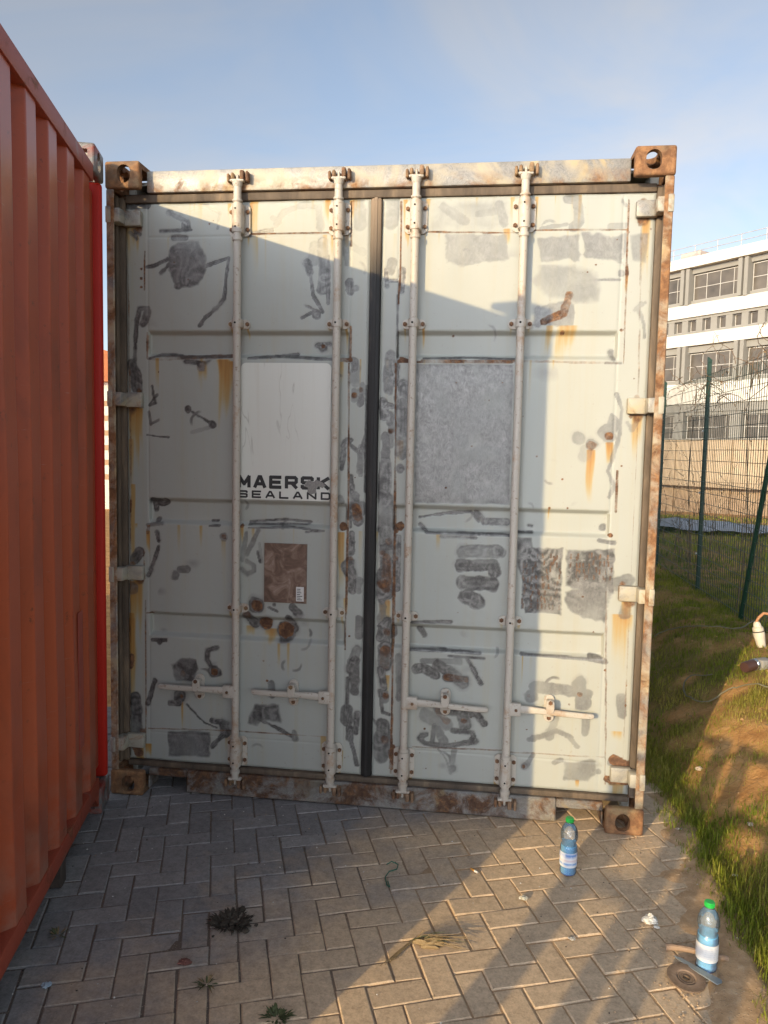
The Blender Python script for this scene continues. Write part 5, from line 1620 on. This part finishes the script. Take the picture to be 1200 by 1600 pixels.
# pale house glimpsed through the gap between the containers
hz = -27.6
hp = CAM[:2] + 34 * np.array([math.sin(rad(hz)), math.cos(rad(hz))])
house = empty('house', (hp[0], hp[1], 0), rad(22))
tag(house, 'pale rendered house with orange bands seen through the gap between the containers', 'house')
hg = float(terrain(hp[0], hp[1]))
b = MB(); b.span((-4, 0, hg - .3), (4, 6, 4.3)); b.build('wall', plain('pale_house_render', (0.70, 0.63, 0.53), 0.85, 0, 0.08, 1), house, smooth=False)
b = MB(); b.prism([(-4.4, 4.3), (4.4, 4.3), (0, 5.6)], -0.4, 6.4, XZ); b.build('roof', plain('orange_tile', (0.42, 0.15, 0.06), 0.8, 0, 0.25, 5), house, smooth=False)
b = MB()
for k in range(6): b.span((-4, -0.03, 0.2 + k * 0.62), (4, -0.002, 0.42 + k * 0.62))
b.build('brick_bands', plain('orange_brick', (0.42, 0.27, 0.16), 0.85, 0, 0.25, 5), house, smooth=False)
b = MB(); b.span((-2.6, -0.05, 1.0), (-1.2, -0.032, 2.4), mi=0); b.build('window', MAT['glass'], house, smooth=False)

# ------------------------------------------------------------------ bar frame behind the camera (its shadow falls on the ground in view)
FR = -3.2
ev = np.array([math.cos(SUN_AZ), -math.sin(SUN_AZ)]); fv = np.array([math.sin(SUN_AZ), math.cos(SUN_AZ)])
def ef(e, f, z): return (float(e * ev[0] + f * fv[0]), float(e * ev[1] + f * fv[1]), z)
MAT['galv'] = plain('galvanised_bar', (0.35, 0.35, 0.35), 0.5, 0.5)
gate = empty('bar_gate', ef(2.3, FR, 0.0), -SUN_AZ)
tag(gate, 'steel bar gate with ladder rungs standing behind the photographer', 'gate')
DZ = (-7.0 - FR) * math.tan(SUN_EL)
for e_ in (2.045, 2.285, 2.40, 2.64):
    b = MB(); tp = (2.20 if e_ > 2.1 else 2.02) + DZ; b.box((e_ - 2.3, 0, tp / 2), (0.115 if e_ < 2.1 else 0.090, 0.05, tp), .004); b.build('post', MAT['galv'], gate)
for zz in (1.49, 1.72, 1.95, 2.17):
    for (ea, ec) in ((2.1035, 2.239), (2.446, 2.594)):
        if zz > 2.1 and ea < 2.1: continue
        b = MB(); b.span((ea - 2.3, -.02, zz + DZ - .018), (ec - 2.3, .02, zz + DZ + .018), .003); b.build('rung', MAT['galv'], gate)

# ------------------------------------------------------------------ bottles
def pet(name, tint, rough=0.06, gloss=1.45, alpha=0.0, body=(0.5, 0.6, 0.7)):
    b = NB(name)
    tr = b.t.nodes.new('ShaderNodeBsdfTransparent'); tr.inputs[0].default_value = (*tint, 1)
    gl = b.t.nodes.new('ShaderNodeBsdfGlossy'); gl.inputs['Roughness'].default_value = rough
    df = b.t.nodes.new('ShaderNodeBsdfDiffuse'); df.inputs[0].default_value = (*body, 1)
    fr = b.t.nodes.new('ShaderNodeFresnel'); fr.inputs[0].default_value = gloss
    bm_ = b.bump(b.noise(60, 2), 0.3, 0.002)
    b.t.links.new(bm_, gl.inputs['Normal'])
    m0 = b.t.nodes.new('ShaderNodeMixShader'); m0.inputs[0].default_value = alpha
    b.t.links.new(tr.outputs[0], m0.inputs[1]); b.t.links.new(df.outputs[0], m0.inputs[2])
    m1 = b.t.nodes.new('ShaderNodeMixShader')
    b.t.links.new(fr.outputs[0], m1.inputs[0]); b.t.links.new(m0.outputs[0], m1.inputs[1]); b.t.links.new(gl.outputs[0], m1.inputs[2])
    b.t.links.new(m1.outputs[0], b.out.inputs[0])
    return b.m
MAT['pet'] = pet('clear_blue_plastic', (0.93, 0.97, 0.985), 0.06, 1.5, 0.12, (0.68, 0.80, 0.88))
MAT['water'] = pet('blue_water', (0.70, 0.90, 0.98), 0.03, 1.33, 0.55, (0.22, 0.62, 0.95))
MAT['bluebase'] = pet('deep_blue_base', (0.20, 0.40, 0.92), 0.06, 1.45, 0.45, (0.04, 0.17, 0.75))
MAT['cap'] = plain('green_cap', (0.02, 0.38, 0.06), 0.4, 0, 0.1, 40)
def label_mat(kind):
    b = NB('bottle_label_' + kind)
    sx = b.sep()
    if kind == 'printed':
        z = b.math('MULTIPLY', sx[2], 10.0)
        c = b.ramp(z, [(0.36, (0.62, 0.62, 0.62)), (0.42, (0.66, 0.66, 0.66)), (0.50, (0.10, 0.28, 0.58)), (0.56, (0.66, 0.68, 0.70)), (0.64, (0.60, 0.50, 0.52)), (0.70, (0.68, 0.68, 0.68)), (0.84, (0.07, 0.20, 0.50)), (0.95, (0.50, 0.58, 0.66))])
        c = b.mix(b.ramp(b.noise(45, 3), [(0.5, 0.0), (0.6, 0.6)]), c, (0.70, 0.70, 0.70))
    else:
        rows = b.math('SINE', b.math('MULTIPLY', sx[2], 900))
        ink = b.math('MULTIPLY', b.ramp(rows, [(0.55, 0.0), (0.8, 1.0)]), b.ramp(b.noise(160, 2), [(0.45, 0.0), (0.55, 0.55)]))
        c = b.mix(ink, (0.70, 0.69, 0.66), (0.36, 0.38, 0.44))
    b.bsdf(c, 0.55)
    return b.m
def bottle(loc, rz, label, level, lmat, lz0, lz1):
    root = empty('water_bottle', loc, rz)
    tag(root, label, 'bottle', 'water bottles on the paving')
    prof = [(0.020, 0.004), (0.029, 0.001), (0.0325, 0.006), (0.0330, 0.014), (0.0318, 0.022), (0.0332, 0.028), (0.0335, 0.045), (0.0335, 0.096), (0.0334, 0.106), (0.0322, 0.113), (0.0285, 0.119), (0.0270, 0.124), (0.0290, 0.131), (0.0325, 0.141), (0.0340, 0.152), (0.0335, 0.164), (0.0310, 0.177), (0.0265, 0.188), (0.0200, 0.197), (0.0140, 0.203), (0.0130, 0.206), (0.0130, 0.212)]
    b = MB(); b.lathe(prof, seg=32, caps=False); b.lathe([(0.0155, 0.2050), (0.0155, 0.2070)], seg=24)
    b.build('bottle_body', MAT['pet'], root, angle=60)
    w = [(max(r - 0.0016, 0.004), z + 0.0015) for r, z in prof if z < level] 
    w = w + [(w[-1][0], level)]
    b = MB(); b.lathe(w, seg=32); b.build('water', MAT['water'], root, angle=60)
    b = MB(); b.lathe([(0.020, 0.0022), (0.0302, 0.0030), (0.0312, 0.012), (0.0305, 0.020), (0.010, 0.016)], seg=20); b.build('petal_base', MAT['bluebase'], root, angle=60)
    b = MB(); b.lathe([(0.0340, lz0), (0.0340, lz1)], seg=32, caps=False); b.build('label', lmat, root, angle=60)
    b = MB(); b.lathe([(0.0148, 0.2085), (0.0155, 0.2100), (0.0155, 0.2225), (0.0140, 0.2245), (0.004, 0.2250)], seg=28)
    for k in range(28):
        a = 2 * math.pi * k / 28; b.box((0.0155 * math.cos(a), 0.0155 * math.sin(a), 0.2165), (0.0012, 0.0012, 0.011), 0, Matrix.Rotation(a, 3, 'Z'))
    b.build('cap', MAT['cap'], root)
    return root
p1 = on_paving(887, 1364); p2 = on_paving(1103, 1514)
bt1 = bottle((p1[0], p1[1], 0.002), 0.4, 'half-full water bottle with a blue printed label, standing by the white container', 0.118, label_mat('printed'), 0.036, 0.094)
bt2 = bottle((p2[0], p2[1], 0.004), 2.2, 'water bottle with a plain white label, standing beside the grinding disc', 0.118, label_mat('white'), 0.038, 0.094)

# ------------------------------------------------------------------ grinding disc, stick, blade, litter
dcx, dcy = on_paving(1072, 1530, 0.01)
def disc_mat():
    b = NB('worn_abrasive')
    sx = b.sep()
    r = b.math('SQRT', b.math('ADD', b.math('MULTIPLY', sx[0], sx[0]), b.math('MULTIPLY', sx[1], sx[1])))
    c = b.ramp(b.math('MULTIPLY', r, 10), [(0.15, (0.16, 0.11, 0.075)), (0.32, (0.24, 0.165, 0.115)), (0.50, (0.14, 0.095, 0.065)), (0.80, (0.11, 0.075, 0.052))])
    c = b.mix(b.ramp(b.noise(90, 4, 0.7), [(0.4, 0.0), (0.7, 0.5)]), c, (0.27, 0.20, 0.14))
    b.bsdf(c, 0.85, 0, b.bump(b.noise(220, 3), 0.5, 0.002), 0.3)
    return b.m
b = MB(); b.lathe([(0.0105, 0.004), (0.0105, 0.0015), (0.018, 0.0014), (0.026, 0.0016), (0.031, 0.0060), (0.046, 0.0066), (0.0575, 0.0060), (0.0575, 0.0005), (0.031, -0.0002), (0.024, -0.003), (0.0105, -0.003), (0.0105, 0.004)], seg=48, caps=False)
b.lathe([(0.0205, 0.0032), (0.0225, 0.0042), (0.0245, 0.0032)], seg=40, caps=False)
disc = b.build('grinding_disc', disc_mat(), angle=30); disc.location = (dcx, dcy, 0.0115); disc.rotation_euler = (0.10, 0.05, 0)
tag(disc, 'worn brown grinding disc with a centre hole lying on the paving', 'disc')
MAT['wood'] = plain('weathered_wood', (0.30, 0.20, 0.13), 0.85, 0, 0.3, 30, 0.4)
a = on_paving(1040, 1480, .012); c = on_paving(1138, 1496, .014)
def lerp(a, c, t): return (a[0] + (c[0] - a[0]) * t, a[1] + (c[1] - a[1]) * t)
b = MB(); b.tube([(*lerp(a, c, t), 0.014 + 0.004 * math.sin(t * 5)) for t in np.linspace(0, 1, 9)], 0.0105, 10, 0, .8)
o = b.build('wooden_stick', MAT['wood']); tag(o, 'short weathered wooden stick lying behind the grinding disc', 'stick')
a = on_paving(1052, 1496, .016); c = on_paving(1124, 1538, .012)
dv = Vector((c[0] - a[0], c[1] - a[1], 0)); ang = math.atan2(dv.y, dv.x); Ln = dv.length
b = MB(); b.prism([(0, .002), (.02, .010), (Ln * .6, .014), (Ln, .016), (Ln + .006, .006), (Ln, -.014), (Ln * .5, -.012), (.01, -.004)], 0, .0035, bev=.0008)
MAT['slate'] = plain('grey_blade', (0.23, 0.25, 0.25), 0.45, 0.35, 0.25, 40)
o = b.build('steel_scraper', MAT['slate']); o.location = (a[0], a[1], 0.020); o.rotation_euler = (0.02, 0.03, ang); tag(o, 'narrow grey steel scraper blade lying against the grinding disc', 'scraper')

def crumple(name, loc, size, seed, mat, label, cat, flat=0.5):
    t = bmesh.new(); bmesh.ops.create_icosphere(t, subdivisions=3, radius=1.0)
    r = random.Random(seed); sx, sy = r.uniform(.8, 1.3), r.uniform(.6, 1)
    for v in t.verts:
        n = float(vnoise(v.co.x * 2.2 + v.co.z, v.co.y * 2.2 - v.co.z, 1.3, seed)) + 0.6 * float(vnoise(v.co.x + 5, v.co.y + v.co.z, 4.5, seed + 1))
        v.co = v.co * (0.35 + 0.75 * n)
        v.co = Vector((v.co.x * size * sx, v.co.y * size * sy, max(v.co.z, -.4) * size * flat))
    b = MB(); b._merge(t, Matrix.Identity(4), 0)
    o = b.build(name, mat, angle=25); o.location = loc; tag(o, label, cat)
    return o
MAT['tissue'] = plain('white_tissue', (0.60, 0.57, 0.50), 0.85, 0, 0.1, 50)
x, y = on_paving(1017, 1437, .012); crumple('crumpled_paper', (x, y, .010), .024, 211, MAT['tissue'], 'crumpled white paper on the sandy paving', 'paper', .7)
x, y = on_paving(1026, 1448, .008); crumple('paper_scrap', (x, y, .006), .009, 214, MAT['tissue'], 'small torn paper scrap beside the crumpled paper', 'paper')
gp = on_ground(1087, 1366); crumple('paper_scrap', (gp[0], gp[1], gp[2] + .008), .010, 217, MAT['tissue'], 'white paper scrap at the foot of the grass bank', 'paper', .4)
gp = on_ground(1148, 1370); crumple('paper_scrap', (gp[0], gp[1], gp[2] + .012), .009, 220, MAT['tissue'], 'white paper scrap lying in the grass', 'paper', .4)
x, y = on_paving(893, 1468); crumple('plastic_scrap', (x, y, .004), .012, 223, plain('grey_plastic', (.42, .40, .36), .5), 'pale torn plastic scrap on a sunlit paving brick', 'litter', .25)
x, y = on_paving(72, 1542); crumple('plastic_scrap', (x, y, .005), .014, 226, plain('pale_blue_plastic', (.35, .45, .52), .5), 'pale blue plastic scrap beside the red container', 'litter', .4)
x, y = on_paving(818, 1406); crumple('plant_scrap', (x, y, .006), .014, 229, plain('pale_stem', (.42, .40, .33), .7), 'pale dried plant scrap on the sunlit paving', 'litter', .6)
x, y = on_paving(288, 1506); crumple('dry_leaf', (x, y, .006), .020, 232, plain('red_brown_leaf', (.16, .065, .05), .8), 'dry reddish brown leaf on the shaded paving', 'leaf', .45)
MAT['stone'] = plain('pale_stone', (.36, .29, .22), .85, 0, .2, 30, .3)
for (px, py, s, sd, lb) in ((1092, 1203, .015, 240, 'largest pale stone on the bare soil of the bank'), (1061, 1308, .011, 243, 'grey pebble at the edge of the paving beside the corner casting'), (1059, 1318, .008, 246, 'smaller pebble at the edge of the paving by the bank'), (1172, 1291, .012, 249, 'pale stone on the grassy bank near the right edge'), (1150, 1486, .012, 252, 'rounded stone at the foot of the grass behind the bottle')):
    gp = on_ground(px, py); crumple('stone', (gp[0], gp[1], max(gp[2], 0) + s * .3), s, sd, MAT['stone'], lb, 'stone', .8)['group'] = 'stones on the bank'
# cigarette butt
x, y = on_paving(739, 1361); b = MB()
b.cyl((-.012, 0, 0), (.008, 0, 0), .0040, 12, mi=0, bev=.0005); b.cyl((.0081, 0, 0), (.024, 0, 0), .0040, 12, mi=1, bev=.0005)
o = b.build('cigarette_butt', [plain('filter_orange', (.55, .26, .05), .7), MAT['paper']]); o.location = (x, y, .005); o.rotation_euler = (0, 0, -.75)
tag(o, 'orange tipped cigarette butt lying on a sunlit paving brick', 'cigarette')
# green string
pts = [on_paving(*q) for q in ((604, 1352), (612, 1348), (622, 1352), (620, 1360), (608, 1363), (602, 1372), (604, 1384), (609, 1388), (606, 1378))]
b = MB(); b.tube([(x, y, .0035 + .002 * (k % 2)) for k, (x, y) in enumerate(pts)], .0022, 6); o = b.build('green_string', plain('green_string', (.02, .12, .075), .6)); tag(o, 'loop of dark green string on the shaded paving', 'string')

# weeds on the paving
MAT['weed'] = plain('dark_weed', (0.050, 0.040, 0.028), 0.9, 0, 0.5, 40)
MAT['sprig'] = plain('green_sprig', (0.07, 0.085, 0.03), 0.8, 0, 0.4, 30)
MAT['straw'] = plain('dry_straw', (0.24, 0.17, 0.085), 0.85, 0, 0.3, 30)
def tuft(name, loc, n, rad_, h, lw, seed, mats, label, cat, clod=0.0):
    r = random.Random(seed); b = MB()
    if clod:
        for k in range(26):
            t = bmesh.new(); bmesh.ops.create_icosphere(t, subdivisions=2, radius=1)
            for v in t.verts: v.co *= .7 + .6 * float(vnoise(v.co.x * 2 + k, v.co.y * 2 + v.co.z, 1.5, 260 + k))
            s = clod * r.uniform(.10, .34); M = Matrix.Translation((r.gauss(0, rad_ * .45), r.gauss(0, rad_ * .3), s * .3)) @ Matrix.Diagonal((s, s, s * .6, 1)); b._merge(t, M, 0)
    for k in range(n):
        a = r.uniform(0, 6.28); q = r.random() ** .6 * rad_ * .6
        p = Vector((q * math.cos(a), q * math.sin(a) * .8, 0)); d = Vector((math.cos(a), math.sin(a), r.uniform(.1, 1.3))).normalized()
        L_ = r.uniform(.4, 1) * h; side = d.cross(Vector((0, 0, 1))).normalized() * lw * r.uniform(.5, 1.2)
        pts = [p, p + d * L_ * .5, p + d * L_ + Vector((0, 0, -L_ * .25))]
        for q_ in pts: q_.z = max(q_.z, .002)
        t = bmesh.new()
        v = [t.verts.new(x) for x in (pts[0] - side * .4, pts[0] + side * .4, pts[1] + side, pts[1] - side, pts[2])]
        t.faces.new(v[:4]); t.faces.new((v[3], v[2], v[4])); b._merge(t, Matrix.Identity(4), 1 if len(mats) > 1 and r.random() < .4 else 0)
    o = b.build(name, mats, smooth=False); o.location = loc; tag(o, label, cat)
    return o
x, y = on_paving(362, 1442); tuft('dead_weed', (x, y, .001), 220, .10, .045, .0045, 1, [MAT['weed']], 'dark withered weed clump lying on the shaded paving', 'weed', .050)
x, y = on_paving(91, 1462); tuft('weed_sprig', (x, y, 0), 26, .03, .04, .003, 2, [MAT['sprig'], MAT['straw']], 'tiny weed in a joint close to the red container', 'weed')
x, y = on_paving(323, 1538); tuft('weed_sprig', (x, y, 0), 34, .03, .045, .003, 3, [MAT['sprig'], MAT['straw']], 'small weed in a joint in front of the withered clump', 'weed')
x, y = on_paving(432, 1590); tuft('weed_sprig', (x, y, 0), 80, .05, .035, .004, 4, [MAT['sprig']], 'low green weed at the bottom edge of the paving', 'weed')
# uprooted dry tuft with its stem
pl = on_paving(597, 1516); pm = on_paving(644, 1474); pr_ = on_paving(706, 1482)
b = MB(); r = random.Random(9)
for k in range(16):
    t0 = r.uniform(-.012, .012)
    b.tube([(pm[0] + (pl[0] - pm[0]) * t + t0 * t + r.uniform(-.003, .003), pm[1] + (pl[1] - pm[1]) * t + r.uniform(-.004, .004), .006 + .006 * r.random()) for t in np.linspace(0, r.uniform(.6, 1), 6)], .0017, 5, 0, .5)
for k in range(30):
    a = r.uniform(-.9, .6); L_ = r.uniform(.04, .17)
    p = Vector((pm[0] + r.uniform(-.01, .05), pm[1] + r.uniform(-.01, .02), .006)); q = p + Vector((L_ * math.cos(a * .5), L_ * math.sin(a * .5) * .6, r.uniform(.0, .035)))
    b.tube([p, (p + q) / 2 + Vector((0, 0, r.uniform(.004, .016))), q], .0015, 4, 0 if r.random() < .8 else 1, .4)
t = bmesh.new(); bmesh.ops.create_icosphere(t, subdivisions=3, radius=1)
for v in t.verts: v.co *= .6 + .7 * float(vnoise(v.co.x * 2, v.co.y * 2 + v.co.z, 1.6, 290))
b._merge(t, Matrix.Translation((pm[0] + .055, pm[1] - .004, .010)) @ Matrix.Diagonal((.055, .022, .016, 1)), 0)
o = b.build('uprooted_weed', [MAT['straw'], MAT['sprig']]); tag(o, 'dry uprooted grass tuft lying on the sunlit paving', 'weed')

# chips of paint, grit and crumbs scattered over the stones
r = np.random.default_rng(77); V = []; F = []; mi = []
for k in range(420):
    x = r.uniform(-0.1, 2.6); y = r.uniform(-1.6, 0.02) if r.random() < .6 else r.uniform(-.5, .0)
    s = r.uniform(.0012, .0040); z = 0.0015
    o = len(V); a = r.uniform(0, 6.28)
    for q in range(5): V.append((x + s * r.uniform(.6, 1.3) * math.cos(a + q * 1.257), y + s * r.uniform(.6, 1.3) * math.sin(a + q * 1.257), z))
    V.append((x, y, z + s * r.uniform(.5, 1.1)))
    for q in range(5): F.append((o + q, o + (q + 1) % 5, o + 5)); 
    m_ = 0 if (r.random() < .35) else (1 if r.random() < .6 else 2); mi += [m_] * 5
chips = link('paint_chips', np_mesh('paint_chips', V, [np.array(F)], [plain('pale_chip', (.55, .53, .48), .7), plain('dark_grit', (.05, .04, .032), .9), plain('tan_grit', (.33, .24, .15), .9)], mat_idx=mi))
tag(chips, 'paint chips and grit scattered over the paving', 'grit', kind='stuff')
r = np.random.default_rng(78); V = []; F = []
for k in range(1400):
    x = r.normal(2.45, .16); y = r.uniform(-1.5, .02)
    if x > 2.75: continue
    s = r.uniform(.0015, .0048); z = max(float(terrain(x, y)), 0.002 if x < 2.6 else -9)
    o = len(V); a = r.uniform(0, 6.28)
    for q in range(6): V.append((x + s * r.uniform(.7, 1.2) * math.cos(a + q * 1.047), y + s * r.uniform(.7, 1.2) * math.sin(a + q * 1.047), z))
    V.append((x, y, z + s * r.uniform(.5, .9)))
    for q in range(6): F.append((o + q, o + (q + 1) % 6, o + 6))
gr = link('gravel', np_mesh('gravel', V, [np.array(F)], [plain('tan_gravel', (.40, .28, .17), .9, 0, .3, 60)])); tag(gr, 'fine gravel along the edge between paving and bank', 'gravel', kind='stuff')

r = np.random.default_rng(79); V = []; F = []; mi = []
for k in range(2600):
    x = 2.55 + r.random() ** 1.3 * 1.5; y = r.uniform(-1.7, 3.2)
    if r.random() < .5 * float(grassiness(x, y)): continue
    s = r.uniform(.002, .006) if r.random() < .85 else r.uniform(.006, .014); z = float(terrain(x, y)) - s * .15
    o = len(V); a = r.uniform(0, 6.28); nn = 6
    leaf = r.random() < .25
    for q in range(nn): V.append((x + s * r.uniform(.6, 1.3) * math.cos(a + q * 1.047) * (1.8 if leaf else 1), y + s * r.uniform(.6, 1.3) * math.sin(a + q * 1.047), z + (s * r.uniform(0, .5) if leaf else 0)))
    V.append((x, y, z + s * (r.uniform(.2, .5) if leaf else r.uniform(.6, 1.0))))
    for q in range(nn): F.append((o + q, o + (q + 1) % nn, o + nn)); mi.append(1 if leaf else 0)
cl = link('soil_crumbs', np_mesh('soil_crumbs', V, [np.array(F)], [plain('soil_clod', (.40, .23, .10), .95, 0, .35, 40), plain('dead_leaf', (.30, .20, .09), .85, 0, .4, 40)], mat_idx=mi))
tag(cl, 'crumbs of soil and dead leaves strewn over the bank', 'soil', kind='stuff')

# ------------------------------------------------------------------ cable, connector and the canister on the bank
MAT['cable'] = plain('dirty_cable', (.17, .15, .09), .6)
MAT['orange_cable'] = plain('tan_cable', (.48, .24, .12), .5)
def groundline(pxs, lift, n=6):
    P = [np.array(on_ground(*q)) for q in pxs]
    out = []
    for i in range(len(P) - 1):
        p0, p1, p2, p3 = P[max(i - 1, 0)], P[i], P[i + 1], P[min(i + 2, len(P) - 1)]
        for k in range(n):
            t = k / n
            q = 0.5 * (2 * p1 + (p2 - p0) * t + (2 * p0 - 5 * p1 + 4 * p2 - p3) * t * t + (3 * p1 - p0 - 3 * p2 + p3) * t ** 3)
            out.append((q[0], q[1], float(terrain(q[0], q[1])) + lift))
    out.append((P[-1][0], P[-1][1], P[-1][2] + lift))
    return out
b = MB(); b.tube(groundline([(1022, 1000), (1050, 988), (1090, 985), (1140, 989), (1165, 984), (1183, 976)], .035), .0045, 6)
o = b.build('extension_cord', MAT['cable']); tag(o, 'thin dark cord running over the shaded grass to the connector', 'cord')
b = MB(); b.tube(groundline([(1112, 1062), (1080, 1062), (1068, 1078), (1072, 1096), (1092, 1104), (1115, 1100), (1150, 1084), (1190, 1080), (1215, 1082)], .035), .0045, 6)
o = b.build('extension_cord', MAT['cable']); tag(o, 'cord looping over the soil of the bank across the shadow edge', 'cord')
gp = np.array(on_ground(1190, 1012))
plug = empty('cable_connector', tuple(gp), 0.0)
tag(plug, 'white plastic cable connector standing tilted on the bank by the fence', 'connector')
MAT['plugw'] = plain('cream_plastic', (.60, .55, .46), .5, 0, .12, 20)
axis = Vector((-.22, .10, 1)).normalized()
b = MB(); b.lathe([(0.022, -.02), (0.028, .0), (0.034, .06), (0.038, .085), (0.038, .105), (0.034, .108), (0.036, .112), (0.036, .135), (0.026, .145), (0.024, .165), (0.016, .178)], axis=axis, seg=20); b.build('plug_body', MAT['plugw'], plug)
b = MB(); b.lathe([(0.0365, .1065), (0.0385, .108), (0.0385, .112), (0.0365, .1135)], axis=axis, seg=20); b.build('seal_ring', MAT['dark_steel'], plug)
top = axis * .175
b = MB(); b.tube([top, top + Vector((.01, 0, .03)), top + Vector((.05, .02, .06)), top + Vector((.10, .02, .055)), top + Vector((.13, .0, .0)), top + Vector((.115, -.03, -.10)), top + Vector((.09, -.04, -.17))], .010, 8); b.build('cable', MAT['orange_cable'], plug)
gp = np.array(on_ground(1178, 1050))
can = empty('canister', (gp[0], gp[1], gp[2]), 0.5)
tag(can, 'small dark cylinder with a shiny rim lying on the bank', 'canister')
b = MB(); b.lathe([(.030, -.10), (.034, -.09), (.034, 0.0), (.030, .004)], (0, 0, .045), 20, axis=(1, .15, .05)); b.build('canister_body', plain('dark_brown_plastic', (.07, .035, .028), .35), can)
b = MB(); b.lathe([(.0345, -.012), (.0375, -.010), (.0375, .004), (.0345, .006)], (0, 0, .045), 20, axis=(1, .15, .05)); b.build('rim', plain('shiny_steel', (.55, .58, .62), .15, .9), can)
b = MB(); b.span((.03, -.035, .012), (.12, .035, .075), .006, seg=2); b.build('end_block', plain('grey_casting', (.33, .31, .28), .5, .2), can)
for q in ('tmp_block', 'tmp_cut'):
    if q in bpy.data.objects: bpy.data.objects.remove(bpy.data.objects[q])
